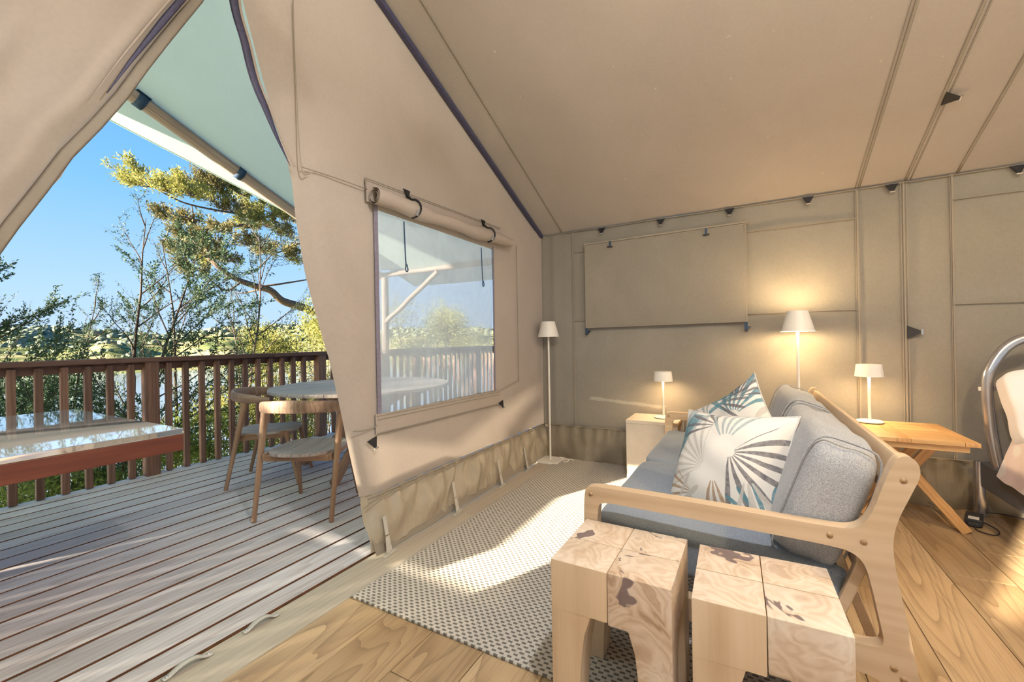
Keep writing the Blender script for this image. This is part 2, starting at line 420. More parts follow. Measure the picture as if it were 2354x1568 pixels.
# ---------------------------------------------------------------- the tent and the floor
XB, YG, ZE, SL, XR, XL, YF, ZS = 3.84, 1.80, 2.20, .43, .93, -1.98, -4.2, .325
ZRIDGE = ZE + SL * (XB - XR)
def ztop(x): return ZE + SL * min(XB - x, x - XL)

# floor of wide oak planks running along X
floor = ob('floor', boxmesh('floor', (XB - XL + .1, YG - YF + .0, .05), M['subfloor'], 0), None, ((XB + XL) / 2, (YG + YF) / 2, -.047))
tag(floor, 'wide-plank oak floor of the tent, golden under the bed side', 'floor', kind='structure')
_inv = Vector(floor.location)
pl_cache = {}
rng = random.Random(4)
k = 0; y = 1.59
seams_y = [1.59] + [1.11 - .2405 * i for i in range(-1, 23)]
for a, b in zip(seams_y, seams_y[1:]):
    x = XL - rng.uniform(.2, 1.6)
    while x < XB:
        L = 1.9
        x0, x1 = max(x, XL), min(x + L, XB)
        if x1 - x0 > .05:
            key = (round(x1 - x0, 2), round(a - b, 3))
            if key not in pl_cache: pl_cache[key] = boxmesh('floor_plank', (key[0] - .002, key[1] - .002, .02), M['oak'], .0015, 1)
            ob('floor_plank', pl_cache[key], floor, Vector(((x0 + x1) / 2, (a + b) / 2, -.01)) - _inv)
        x += L
for x0, x1 in ((XL, .35), (.352, 2.3), (2.302, XB)):
    e = ob('edging_board', boxmesh('edging_board', (x1 - x0, .205, .02), M['edging'], .002, 1), floor, Vector(((x0 + x1) / 2, 1.695, -.01)) - _inv)
for (xa, xb) in ((.927, 1.065), (.661, .811)):
    P_ = [(xa, 1.772, .004), (xa + .02, 1.772, .006), ((xa + xb) / 2 - .02, 1.768, .022), ((xa + xb) / 2 + .02, 1.768, .022), (xb - .02, 1.764, .006), (xb, 1.764, .004)]
    V, F = tube_geo([Vector(p) - _inv for p in catmull(P_, 5)], .003, 6, 5.0, True, (0, 0, 1))
    s = ob('anchor_strap', pymesh('anchor_strap', V, F, M['webbing'], True), floor); s['label'] = 'pale webbing loop screwed to the threshold'
    for xs, ys in ((xa + .012, 1.772), (xb - .012, 1.764)):
        lathe('screw', [(.0, .004), (.004, .003), (.006, 0)], M['steel'], s, Vector((xs, ys, .008)) - _inv, 10)

# rear wall of canvas with its vinyl skirt
def wallb(u, v):
    y = YG + .0 - u * (YG - YF); z = -.03 + v * (ZE + .03)
    d = .010 * (fbm(y * 2.3, z * 1.4) - .45) + .004 * math.sin(y * 9 + z * 2)
    c = max(0, 1 - (YG - y) / .28); d += -.02 * c * math.sin((YG - y) * 55) - .02 * c
    d += .06 * max(0, (ZS - .03 - z) / ZS) if z < ZS else 0
    return (XB + d, y, z)
wall_back = grid('wall_back', 150, 44, wallb, M['canvas_back_dim'])
tag(wall_back, 'shade-darkened taupe canvas rear wall of the tent behind the sofa', 'wall', kind='structure')
def skirtb(u, v):
    y = YG - u * (YG - YF); z = -.03 + v * (ZS + .03)
    w = (1 - v)
    d = .06 * (fbm(y * 5, z * 3 + 4) - .5) * (.3 + w) + .030 * (fbm(y * 17 + z * 6, z * 3.0) - .5) + .010 * math.sin(y * 52 + 5 * fbm(y * 4, z * 5)) * v ** 1.5 + .02 * math.sin(y * 13 + z * 9) * w - .02 * w
    return (XB - .012 + d, y, z)
s = grid('skirt', 260, 16, skirtb, M['vinyl_shaded'], wall_back); s['label'] = 'shiny wrinkled vinyl skirt'
def seam(parent, a, b, w=.014, t=.004, up=(1, 0, 0), mat=None):
    return bar('seam', a, b, t, w, mat or M['canvas_seam'], parent, .0012, up=up)
XS = XB - .014
for y in (-.70, -.95, -1.19, 1.455): seam(wall_back, (XS, y, ZS), (XS, y, ZE), .010, up=(0, 1, 0))
for y in (-.965, -.935): seam(wall_back, (XS, y, ZS), (XS, y, ZE), .005, up=(0, 1, 0))
for y in (-.69, -1.18): seam(wall_back, (XS - .001, y, ZS), (XS - .001, y, ZE), .004, up=(0, 1, 0))
for y0, y1, z in ((1.455, -.70, 1.335), (.0, -.70, 1.985), (1.455, 1.32, 1.99), (-1.19, YF, 1.343), (-1.19, YF, 2.03)):
    seam(wall_back, (XS, y0, z), (XS, y1, z), .012)
seam(wall_back, (XS, YG - .05, ZE - .01), (XS, YF, ZE - .01), .02)
seam(wall_back, (XS - .02, YG - .05, ZS), (XS - .02, YF, ZS), .012)
def toggle(parent, p, down=(0, 0, -1), out=(-1, 0, 0), s=1.0, name='toggle_tab'):
    """small black triangle of nylon holding a bar toggle"""
    d = Vector(down); o = Vector(out); w = d.cross(o); p = Vector(p)
    V = []
    for t in (0.0, .006):
        for a, b in ((-.036, 0), (.036, 0), (.006, .055), (-.006, .055)): V.append(p + w * a * s + d * b * s + o * (t + .25 * b * s))
    F = [(0, 1, 2, 3), (7, 6, 5, 4), (0, 4, 5, 1), (1, 5, 6, 2), (2, 6, 7, 3), (3, 7, 4, 0)]
    t = ob(name, pymesh(name, V, F, M['black']), parent)
    q = p + d * .056 * s + o * .022
    tube('toggle_bar', [q - w * .014 * s, q + w * .014 * s], .005 * s, M['steel'] if s > .9 else M['black'], t, 8)
    return t
for y in (1.163, .638, .108, -.411, -.886, -1.481, -2.0): toggle(wall_back, (XS - .01, y, ZE - .012))
toggle(wall_back, (XS - .004, -.955, 1.165), (0, -1, 0), (-1, 0, 0), 1.25)

# roll-down window flap on the rear wall
win2 = empty('window_2', (XS, .66, 1.26), 0, 'buttoned-down canvas flap covering the rear wall window', 'window', kind='structure')
def flap(u, v):
    y = .66 - u * 1.32; z = v * .775 + .01 * u
    return (-.028 - .010 * fbm(y * 3 + 9, z * 3) - .012 * math.sin(PI * v) * (1 - .3 * math.sin(u * 9)), y, z)
grid('flap', 40, 26, flap, M['canvas_flap_dim'], win2)
for a, b in (((-.038, .66, .005), (-.038, -.66, .015)), ((-.036, .66, .0), (-.036, .66, .77)), ((-.036, -.66, .01), (-.036, -.66, .78)), ((-.03, .67, .775), (-.03, -.68, .785))):
    bar('hem', a, b, .006, .012, M['canvas_seam'], win2, .001, up=(0, 1, 0) if a[1] == b[1] else (1, 0, 0))
bar('roll_rod', (-.03, .67, .79), (-.03, -.69, .80), .012, .016, M['canvas_seam'], win2, .004)
for yy in (.42, -.38):
    t = bar('strap', (-.04, yy, .79), (-.042, yy, .74), .016, .004, M['navy'], win2, .001, up=(1, 0, 0))
    bar('clip', (-.048, yy - .025, .735), (-.048, yy + .025, .735), .014, .012, M['black'], win2, .003)
for yy in (.66, -.655):
    t = bar('strap', (-.03, yy, .02), (-.03, yy, -.05), .022, .004, M['navy'], win2, .001, up=(1, 0, 0))
    q = toggle(win2, (-.012, yy - .012, -.02), (0, .3, -.95), (-1, 0, 0), .75)

# front gable: zipped-open door, right-hand panel with the milky window
EDGE = [(0.0, 1.60), (.142, 1.584), (.338, 1.558), (.56, 1.506), (.842, 1.444), (1.088, 1.384), (1.302, 1.315), (1.504, 1.261), (1.741, 1.222), (1.937, 1.204), (2.043, 1.168), (2.161, 1.125), (2.408, 1.053), (2.6, 1.0), (2.75, .965), (3.6, .94)]
WX0, WX1, WZ0, WZ1 = 1.667, 2.90, .755, 1.90
UA, UB, VA, VB = 14 / 60, 46 / 60, 10 / 52, 34 / 52
def gab(u, v):
    x = 2.0
    for _ in range(5):
        zt = ztop(min(x, XB - .001))
        if v < VA: z = ZS + (WZ0 - ZS) * v / VA
        elif v < VB: z = WZ0 + (WZ1 - WZ0) * (v - VA) / (VB - VA)
        else: z = WZ1 + (zt - WZ1) * (v - VB) / (1 - VB)
        x0 = pick(EDGE, z)
        if u < UA: x = x0 + (WX0 - x0) * u / UA
        elif u < UB: x = WX0 + (WX1 - WX0) * (u - UA) / (UB - UA)
        else: x = WX1 + (XB - WX1) * (u - UB) / (1 - UB)
    e = math.exp(-max(0, x - x0) / .05)
    y = YG + .035 * e - .012 * math.exp(-((x - x0 - .12) / .08) ** 2) + .010 * (fbm(x * 2.1, z * 1.5 + 7) - .45)
    c = max(0, 1 - (XB - x) / .32); y += -.018 * c * math.sin((XB - x) * 48) - .015 * c
    return (x, y, z)
wall_front = grid('wall_front', 60, 52, gab, M['canvas'], None, lambda u, v: not (UA < u < UB and VA < v < VB))
tag(wall_front, 'taupe canvas front wall of the tent beside the open doorway', 'wall', kind='structure')
def skirtf(u, v):
    x0 = pick(EDGE, ZS * v); x = x0 + u * (XB - x0)
    strap = min(abs(x - s_) for s_ in (1.66, 2.28, 2.87, 3.32, 3.84))
    lift = .028 * min(1, strap / .22) ** 1.2 * (1 - .5 * max(0, (x - 2.4) / 1.4))
    z0 = .012 + lift; z = z0 + v * (ZS - z0); w = 1 - v
    d = .06 * (fbm(x * 5 + 3, z * 2.2) - .5) * (.25 + w) + .032 * (fbm(x * 16 - z * 7, z * 3.0) - .5) + .010 * math.sin(x * 50 + 5 * fbm(x * 4, z * 4)) * v ** 1.5 + .022 * math.sin(x * 15 - z * 14) * w * v * 3
    y = YG - .008 + d - .05 * w * (1 - .4 * w) + .035 * math.exp(-(x - x0) / .05)
    return (x, y, z)
s = grid('skirt', 260, 18, skirtf, M['vinyl'], wall_front); s['label'] = 'shiny wrinkled vinyl skirt'
def mudflap(u, v):
    x = 1.60 + u * (XB - 1.60); return (x, YG - .004 - .055 * (1 - v) * (.6 + .4 * fbm(x * 6, 3)) , .004 + .10 * v + .008 * fbm(x * 9, 7))
grid('inner_flap', 80, 6, mudflap, M['canvas_seam'], wall_front)
def ys(x, z): return YG - .022
def gpath(name, pts, w, mat, t=.003, parent=wall_front, n=4, off=0.0):
    V, F = tube_geo([(p[0], YG - .022 + off, p[1]) for p in catmull([(a, b, 0) for a, b in pts], n)], w, 6, t / w, True, None)
    return ob(name, pymesh(name, V, F, mat, True), parent)
gpath('seam', [(1.56, ZS), (2.0, ZS + .003), (2.6, ZS), (3.2, ZS), (3.8, ZS)], .006, M['canvas_seam'], off=-.010)
gpath('seam', [(1.56, ZS - .02), (2.0, ZS - .017), (2.6, ZS - .02), (3.2, ZS - .02), (3.8, ZS - .02)], .003, M['canvas_seam'], off=-.012)
gpath('seam', [(1.19, 2.72), (1.195, 2.4), (1.215, 1.977), (1.26, 1.95)], .003, M['canvas_seam'], n=6)
gpath('seam', [(1.22, 1.97), (1.40, 1.98), (1.60, 1.985)], .003, M['canvas_seam'])
gpath('seam', [(1.48, .70), (1.56, .69), (1.645, .70)], .003, M['canvas_seam'])
gpath('seam', [(2.93, .745), (3.1, .775), (3.28, .80)], .003, M['canvas_seam'])
gpath('seam', [(3.285, .80), (3.285, 1.5), (3.285, 2.0)], .0025, M['canvas_seam'])
for x, z in ((1.603, .635), (2.965, .655)): toggle(wall_front, (x, YG - .02, z), (.25, 0, -.97), (0, -1, 0), .95)
for k, x in enumerate((1.66, 2.28, 2.87, 3.32)):
    z1, z2 = .20, .012
    s = bar('tie_strap', (x, YG - .045, z1), (x + .004, YG - .06, .10), .024, .003, M['webbing'], wall_front, .001, up=(0, 1, 0))
    bar('buckle', (x + .004, YG - .068, .112), (x + .004, YG - .07, .082), .034, .010, M['steel'], s, .003, up=(0, 1, 0)).matrix_parent_inverse = s.matrix_local.inverted()
    q = bar('tie_strap', (x + .004, YG - .062, .092), (x - .012, YG - .085, z2), .024, .003, M['webbing'], wall_front, .001, up=(0, 1, 0))
    q = bar('tie_strap', (x + .008, YG - .060, .092), (x + .016, YG - .075, z2), .022, .003, M['webbing'], wall_front, .001, up=(0, 1, 0))
    bar('anchor_plate', (x - .05, YG - .09, .004), (x + .05, YG - .075, .004), .02, .008, M['webbing'], wall_front, .002)

# milky window with its rolled-up blind
win1 = empty('window_1', (WX0, YG, WZ0), 0, 'milky vinyl window under a rolled-up canvas blind', 'window', kind='structure')
def pane(u, v):
    x = u * (WX1 - WX0); z = v * (WZ1 - WZ0)
    d = .018 * math.sin(PI * u) * math.sin(PI * v) + .012 * (fbm(x * 4, z * 3) - .5) + .006 * math.sin((x - z * .5) * 26) * (1 - v) * u
    return (x, .004 + d, z)
grid('pane', 40, 36, pane, M['pane'], win1)
W_, H_ = WX1 - WX0, WZ1 - WZ0
bar('window_tape', (.004, -.012, -.02), (.0, -.012, H_ + .02), .028, .004, M['tape'], win1, .001, up=(0, 1, 0))
bar('window_tape', (W_ - .004, -.012, 0), (W_ + .003, -.012, H_ + .02), .016, .004, M['tape'], win1, .001, up=(0, 1, 0))
bar('sill_band', (-.03, -.016, -.05), (W_ + .06, -.016, -.065), .006, .11, M['canvas'], win1, .002)
for dz in (-.005, -.025, -.10): bar('stitching', (-.02, -.021, dz), (W_ + .05, -.021, dz - .015), .003, .004, M['canvas_seam'], win1, .0008)
bar('valance', (-.07, -.014, H_ + .085), (W_ + .11, -.014, H_ + .135), .006, .13, M['canvas'], win1, .002)
for dz in (.145, .135): bar('stitching', (-.07, -.019, H_ + dz), (W_ + .11, -.019, H_ + dz + .05), .003, .004, M['canvas_seam'], win1, .0008)
bar('stitching', (-.07, -.018, H_ + .02), (-.07, -.018, H_ + .145), .004, .003, M['canvas_seam'], win1, .0008, up=(0, 1, 0))
# the roll: a spiral of canvas
rp = []
for i in range(44):
    a = i / 43 * 2 * PI * 2.6; rr = .046 - .026 * i / 43; rp.append((rr * math.cos(a + 1.2), rr * math.sin(a + 1.2)))
x0, x1, z0, z1 = -.055, W_ + .20, H_ + .045, H_ + .085
V, F = [], []
for i in range(41):
    t = i / 40; x = x0 + t * (x1 - x0); zc = z0 + t * (z1 - z0) - .012 * math.sin(PI * t) + .004 * math.sin(t * 17); sg = 1 + .1 * math.sin(t * 11) + .06 * math.sin(t * 29 + 1)
    for a, b in rp: V.append((x, -.062 + a * sg, zc + b * sg))
nr = len(rp)
for i in range(40):
    for k in range(nr - 1): F.append((i * nr + k, (i + 1) * nr + k, (i + 1) * nr + k + 1, i * nr + k + 1))
ob('rolled_blind', pymesh('rolled_blind', V, F, M['canvas'], True), win1)
for xx, dz, L in ((.235, .06, .30), (1.075, .08, .30)):
    zc = z0 + (z1 - z0) * (xx - x0) / (x1 - x0)
    pts = [(xx, -.02, zc + .085)] + [(xx + .02 * math.sin(a), -.062 - .056 * math.cos(a - PI / 2), zc + .056 * math.cos(a)) for a in [i * PI / 8 for i in range(0, 9)]]
    s = tube('blind_strap', catmull(pts, 3), .007, M['black'], win1, 6, .4)
    toggle(win1, (xx, -.02, zc + .12), (0, 0, -1), (0, -1, 0), .8)
    tube('blind_clip', [(xx, -.118, zc - .02), (xx + .002, -.10, zc - .045)], .009, M['steel'], win1, 8)
    zb = H_ - .02; path = [(xx - .015, -.012, zb), (xx - .012, -.018, zb - L + .07), (xx - .004, -.02, zb - L + .04), (xx + .004, -.02, zb - L + .01), (xx - .006, -.02, zb - L), (xx - .016, -.02, zb - L + .012), (xx - .012, -.02, zb - L + .045)]
    tube('pull_cord', catmull(path, 5), .004, M['navy'], win1, 6)

# left-hand door leaf, drawn aside
LEDGE = [(0.0, .12), (.45, .14), (.8, .17), (1.1, .235), (1.25, .275), (1.442, .322), (1.488, .354), (1.602, .406), (1.682, .452), (1.773, .482), (1.906, .568), (2.085, .647), (2.277, .738), (2.482, .839), (2.75, .93), (3.6, .945)]
def door(u, v):
    z = .01 + v * 3.44
    x0 = pick(LEDGE, z)
    for _ in range(4):
        x = x0 - (u ** 1.5) * (x0 - XL); zz = .01 + v * (ztop(x) - .01); x0 = pick(LEDGE, zz)
    d = x0 - x
    f = .05 * math.exp(-((d - .10) / .05) ** 2) + .12 * math.exp(-((d - .33 - .12 * (zz - 2)) / .06) ** 2) * max(0, min(1, (zz - 1.35) / .5))
    f += .025 * math.sin(d * 16 + zz * 2.2) * math.exp(-d * 1.3) - .05 * math.exp(-((d - .22 - .05 * zz) / .03) ** 2) * max(0, min(1, (zz - 1.6) / .4))
    return (x, YG - .02 + .03 * math.exp(-d / .03) - f + .012 * (fbm(x * 2 + 3, zz * 2) - .5), zz)
door_1 = grid('door_1', 90, 70, door, M['canvas'])
tag(door_1, 'taupe canvas door leaf gathered to the left of the opening', 'door', kind='structure')
def dpath(name, off, z0, z1, w, mat, yy, t=.3):
    P_ = [(pick(LEDGE, z0 + (z1 - z0) * i / 24) - off, YG - yy, z0 + (z1 - z0) * i / 24) for i in range(25)]
    V, F = tube_geo(P_, [w * min(1, .15 + i / 9) for i in range(25)], 6, t, True, (1, 0, .4)); return ob(name, pymesh(name, V, F, mat, True), door_1)
dpath('hem', .018, .05, 2.95, .016, M['canvas_seam'], .012)
dpath('zip_tape', .055, 1.95, 2.95, .010, M['zip'], .062)
dpath('hem', .078, 1.9, 2.95, .004, M['canvas'], .066)
for xx in (-.02, -.045): bar('seam', (xx - .04, YG - .03, .3), (xx + .05, YG - .045, 2.75), .004, .003, M['canvas_seam'], door_1, .0006, up=(0, 1, 0))
# zipper hanging on the right edge of the opening
P_ = [(.95, YG - .03, 2.75), (.931, YG - .03, 2.539), (.971, YG - .03, 2.388), (1.003, YG - .03, 2.263), (1.047, YG - .025, 2.176), (1.10, YG - .02, 2.07), (1.17, YG - .01, 1.96)]
V, F = tube_geo(catmull(P_, 6), [.020] * 24 + [.018 - .0014 * i for i in range(13)], 6, .3, True, (1, 0, 0))
ob('zip_tape', pymesh('zip_tape', V, F, M['zip'], True), wall_front)
P_ = [(p[0] + .018, p[1] - .006, p[2]) for p in P_]
V, F = tube_geo(catmull(P_, 6), .006, 6, .6, True, (1, 0, 0)); ob('hem', pymesh('hem', V, F, M['canvas'], True), wall_front)

# roof lining (inner tent): two slopes
def roofp(side):
    def f(u, v):
        y = 1.80 - u * (1.80 - YF); x = (XB + .0 - v * (XB - XR)) if side > 0 else (XL + v * (XR - XL))
        z = ZE + SL * v * (XB - XR) - .035 * math.sin(PI * v) * math.sin(PI * min(1, u * 1.0)) - .012 * (fbm(y * 1.7, x * 1.3) - .5)
        return (x, y, z)
    return f
ceiling = grid('ceiling', 60, 40, roofp(1), M['canvas_roof']); tag(ceiling, 'sloping tan canvas ceiling above the sofa', 'ceiling', kind='structure')
c2 = grid('ceiling', 40, 30, roofp(-1), M['canvas_roof']); tag(c2, 'sloping tan canvas ceiling on the far side of the ridge', 'ceiling', kind='structure')
def rp3(x, y, dz=-.016): 
    f = roofp(1); v = (XB - x) / (XB - XR); u = (1.80 - y) / (1.80 - YF); p = f(u, v); return (p[0], p[1], p[2] + dz)
def roofseam(y, w=.009, x0=XB - .02, x1=XR + .02, dz=-.004):
    V, F = tube_geo([rp3(x0 + (x1 - x0) * i / 30, y, dz) for i in range(31)], w, 6, .3, True, (0, 1, 0))
    ob('seam', pymesh('seam', V, F, M['canvas_seam'], True), ceiling)
for y in (-.71, -.96, -1.215, 1.56): roofseam(y, .006 if y > 0 else .008)
roofseam(-.985, .004); roofseam(-.69, .003)
p = Vector(rp3(3.19, -.965, -.01)); nrm = Vector((-SL, 0, -1)).normalized(); toggle(ceiling, p, (0, -.97, .0), nrm, 1.2)
# steel rafter and its sleeve along the gable
def slope(y, dz, x0=XB - .03, x1=XR): return (x0, y, ZE + SL * (XB - x0) + dz), (x1, y, ZE + SL * (XB - x1) + dz)
rafter = bar('rafter', *slope(1.775, -.03), .035, .03, M['zip'], None, .004); tag(rafter, 'dark steel rafter where the front wall meets the ceiling', 'rafter', kind='structure')
for y, dz, w, t, m in ((1.752, -.035, .010, .012, 'canvas'), (1.742, -.045, .008, .018, 'black'), (1.715, -.03, .05, .03, 'tape'), (1.685, -.028, .03, .028, 'canvas_roof')):
    o = bar('rafter_sleeve', *slope(y, dz), w, t, M[m], None, .003); o.parent = rafter; o.matrix_parent_inverse = rafter.matrix_local.inverted()
for x in (2.42, 3.30, 3.42):
    q = toggle(rafter, (x, 1.70, ZE + SL * (XB - x) - .05), (.8, 0, -.35), (0, -.3, -.9), .7); q.matrix_parent_inverse = rafter.matrix_local.inverted()

# the sides that stand behind the camera
def rect_wall(name, fn, n, m, mat, holes, label):
    def keep(u, v):
        return not any(a < u < b and c < v < d for a, b, c, d in holes)
    return tag(grid(name, n, m, fn, mat, None, keep), label, 'wall', kind='structure')
rect_wall('wall_left', lambda u, v: (XL, YG - u * 6.0, .01 + v * (ZE - .01)), 60, 30, M['canvas'], [(.075, .16, .585, .80), (.36, .95, .08, .95)], 'taupe canvas side wall behind the camera with a window and a large opening added for daylight')  # second, larger hole is added to bring in daylight out of view
def bg(u, v):
    x = XL + u * (XB - XL); return (x, YF, .01 + v * (ztop(x) - .01))
rect_wall('wall_rear', bg, 60, 30, M['canvas'], [(.08, .92, .0, .85)], 'taupe canvas rear gable with a wide opening added for daylight')  # most of this gable is left open to add daylight

# outer fly sheet over tent and deck, with its round poles
FO = .27
YEDGE = [(.93, 5.62), (1.68, 5.36), (2.4, 5.05), (3.2, 4.74), (4.4, 4.45), (4.9, 4.40)]
def flyp(side):
    def f(u, v):
        x = 4.87 - v * (4.87 - XR); ye = pick(YEDGE, x); y = -4.6 + u * (ye + 4.6)
        z = ZE + FO + SL * (XB - x) - .05 * math.sin(PI * v) * (1 - abs(math.sin(PI * (y - 1.8) / 2.85)) * .2) - .02 * max(0, y - 4.65) - .03 * math.sin(PI * max(0, min(1, (y - 1.8) / 2.85)))
        return (x if side > 0 else 2 * XR - x, y, z)
    return f
fly = empty('fly_roof', (0, 0, 0), 0, 'pale green fly-sheet awning over the deck', 'awning', kind='structure')
grid('fly_sheet', 80, 40, flyp(1), M['fly'], fly); grid('fly_sheet', 60, 30, flyp(-1), M['fly'], fly)
for s_ in (1, -1):
    f = flyp(s_)
    V, F = tube_geo([f(1, i / 30) for i in range(31)], .010, 6, .6); ob('edge_hem', pymesh('edge_hem', V, F, M['fly'], True), fly)
def pole(x0, x1, y, dz, r):
    a = Vector((x0, y, ZE + FO + dz + SL * (XB - x0))); b = Vector((x1, y, ZE + FO + dz + SL * (XB - x1))); return a, b
a, b = pole(XR, 4.5, 4.64, -.09, .045)
def poleobj(name, a, b, r, parent, mat=None):
    a, b = Vector(a), Vector(b); d = b - a; L = d.length
    V, F = tube_geo([(-L / 2 + L * i / 12, .004 * math.sin(i * 1.3), .004 * math.sin(i * .9 + 1)) for i in range(13)], [r * (1 - .1 * i / 12) for i in range(13)], 14)
    me = pymesh(name, V, F, mat or M['pole']); smooth_by_angle(me); o = ob(name, me, parent)
    x = d / L; y = Vector((0, 1, 0)) if abs(x.y) < .9 else Vector((1, 0, 0)); y = (y - x * y.dot(x)).normalized(); z = x.cross(y)
    m = Matrix((x, y, z)).transposed().to_4x4(); m.translation = (a + b) / 2; o.matrix_local = m; return o
poleobj('rafter_pole', a, b, .060, fly)
poleobj('rafter_pole', (2 * XR - a.x, a.y, a.z), (2 * XR - b.x, b.y, b.z), .060, fly)
for t in (.20, .43, .80):
    p = a.lerp(b, t); d = (b - a).normalized()
    V, F = tube_geo([p - d * .035, p + d * .035], .067, 14); ob('fly_strap', pymesh('fly_strap', V, F, M['navy'], True), fly)
    bar('fly_strap_tab', p + d * -.04 + Vector((0, -.03, .06)), p + d * .07 + Vector((0, -.03, .06)), .05, .006, M['navy'], fly, .001)
M['post'] = wood('dimmed_pole', (.07, .05, .045), (.13, .10, .09), (.19, .15, .14), along=0, rough=.8)  # post wood darkened so the sunlit poles look dim through the window
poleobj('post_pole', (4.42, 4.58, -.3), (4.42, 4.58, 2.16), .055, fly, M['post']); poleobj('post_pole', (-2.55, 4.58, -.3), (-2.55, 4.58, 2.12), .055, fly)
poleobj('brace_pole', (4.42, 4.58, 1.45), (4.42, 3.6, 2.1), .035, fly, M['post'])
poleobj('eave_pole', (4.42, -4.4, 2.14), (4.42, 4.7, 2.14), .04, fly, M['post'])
poleobj('ridge_pole', (XR, -4.5, ZRIDGE + .13), (XR, 4.9, ZRIDGE + .13), .05, fly)

# ---------------------------------------------------------------- deck and railing
YD0, YD1, XD0, XD1 = 1.815, 4.775, -1.98, 9.0
deck = ob('deck_floor', boxmesh('deck_floor', (XD1 - XD0, YD1 - YD0 - .02, .10), M['joist'], 0), None, ((XD0 + XD1) / 2, (YD0 + YD1) / 2, -.115))
tag(deck, 'weathered grey timber deck outside the doorway', 'deck', kind='structure')
_inv = Vector(deck.location); dk = {}
ys_ = [YD0] + [1.78 + .165 * i for i in range(1, 18)] + [YD1]
rng = random.Random(8)
for a, b in zip(ys_, ys_[1:]):
    if b - a < .03: continue
    cut = rng.choice([None, 3.4, 2.9]); parts = [(XD0, XD1)] if cut is None else [(XD0, cut - .002), (cut + .002, XD1)]
    for x0, x1 in parts:
        key = (round(x1 - x0, 3), round(b - a - .016, 3))
        if key not in dk:
            me = dk[key] = boxmesh('deck_board', (key[0], key[1], .03), M['deck'], .0025, 2); me.materials.append(M['deck_side'])
            for p in me.polygons: p.material_index = 1 if p.normal.z < .35 else 0
        ob('deck_board', dk[key], deck, Vector(((x0 + x1) / 2, (a + b) / 2, -.018 + rng.uniform(-.001, .001))) - _inv)
rail = empty('deck_railing', (0, 4.72, 0), 0, 'dark stained timber railing along the far edge of the deck', 'railing')
bm_ = boxmesh('baluster', (.045, .042, 1.0), M['rail'], .004)
x = -1.86; n = 0
while x < XD1 - .05:
    if min(abs(x - p) for p in (-.05, 1.70, 3.44, 5.2, 6.95, 8.7)) > .095: ob('baluster', bm_, rail, (x, 0, .505))
    x += .1372
bp_ = boxmesh('rail_post', (.10, .10, 1.06), M['rail'], .005)
for p in (-.05, 1.71, 3.44, 5.2, 6.95, 8.7): ob('rail_post', bp_, rail, (p, .0, .505))
bar('top_rail', (XD0 + .1, -.005, 1.04), (2.82, -.005, 1.04), .115, .042, M['railx'], rail, .006)
bar('top_rail', (2.825, -.005, 1.04), (XD1, -.005, 1.04), .115, .042, M['railx'], rail, .006)
bar('under_rail', (XD0 + .1, .045, .985), (XD1, .045, .985), .035, .07, M['railx'], rail, .004)
scr = empty('deck_screen', (XD0 + .03, 3.3, 0), 0, 'close-boarded timber screen at the near end of the deck', 'fence')
y = -1.35; sb = boxmesh('screen_board', (.02, .128, 1.0), M['rail'], .003)
while y < 1.28:
    ob('screen_board', sb, scr, (0, y, .52)); y += .138
bar('top_rail', (0, -1.45, 1.04), (0, 1.34, 1.04), .1, .04, M['railx'], scr, .005)

# ---------------------------------------------------------------- furniture materials
def _rug():
    m, nt, b, o = newmat('rug_weave')
    tc = nd(nt, 'ShaderNodeTexCoord'); sx = nd(nt, 'ShaderNodeSeparateXYZ'); nt.links.new(tc.outputs['Object'], sx.inputs[0])
    wob = noise(nt, coords(nt), 9, 2)
    v = mth(nt, 'ADD', mth(nt, 'DIVIDE', sx.outputs[0], .0165), mth(nt, 'MULTIPLY', wob, .35)); row = mth(nt, 'FLOOR', v)
    u = mth(nt, 'ADD', mth(nt, 'DIVIDE', sx.outputs[1], .033), mth(nt, 'MULTIPLY', mth(nt, 'MODULO', mth(nt, 'ADD', row, 4000.0), 2.0), .5))
    fu = mth(nt, 'ABSOLUTE', mth(nt, 'SUBTRACT', mth(nt, 'FRACT', u), .5)); fv = mth(nt, 'ABSOLUTE', mth(nt, 'SUBTRACT', mth(nt, 'FRACT', v), .5))
    d = mth(nt, 'MAXIMUM', mth(nt, 'DIVIDE', fu, .24), mth(nt, 'DIVIDE', fv, .25))
    n = noise(nt, coords(nt), 160, 2)
    d = mth(nt, 'ADD', d, mth(nt, 'MULTIPLY', mth(nt, 'SUBTRACT', n, .5), .5))
    k = mth(nt, 'SUBTRACT', 1.25, d, clamp=True); k = mth(nt, 'MULTIPLY', k, 3.0, clamp=True)
    yarn = noise(nt, coords(nt, (120, 420, 100)), 1.0, 2)
    light = ramp(nt, yarn, [(.3, (.46, .43, .39)), (.7, (.64, .60, .55))])
    c = mixc(nt, k, light, (.17, .155, .14, 1))
    nt.links.new(c, b.inputs['Base Color']); b.inputs['Roughness'].default_value = .95; b.inputs['Specular IOR Level'].default_value = .1
    bump(nt, b, mth(nt, 'SUBTRACT', mth(nt, 'MULTIPLY', yarn, .4), k), .6, .004); return m
M['rug'] = _rug()
def _fabric(name, lo, hi, sc=170):
    m, nt, b, o = newmat(name)
    n = noise(nt, coords(nt, (1, 1.0, 1)), sc, 3, .7); n2 = noise(nt, coords(nt), 3, 3)
    f = mth(nt, 'ADD', mth(nt, 'MULTIPLY', n, .75), mth(nt, 'MULTIPLY', n2, .25))
    nt.links.new(ramp(nt, f, [(.36, lo), (.64, hi)]), b.inputs['Base Color'])
    b.inputs['Roughness'].default_value = .95; b.inputs['Specular IOR Level'].default_value = .1
    b.inputs['Sheen Weight'].default_value = .25
    bump(nt, b, n, .35, .003); return m
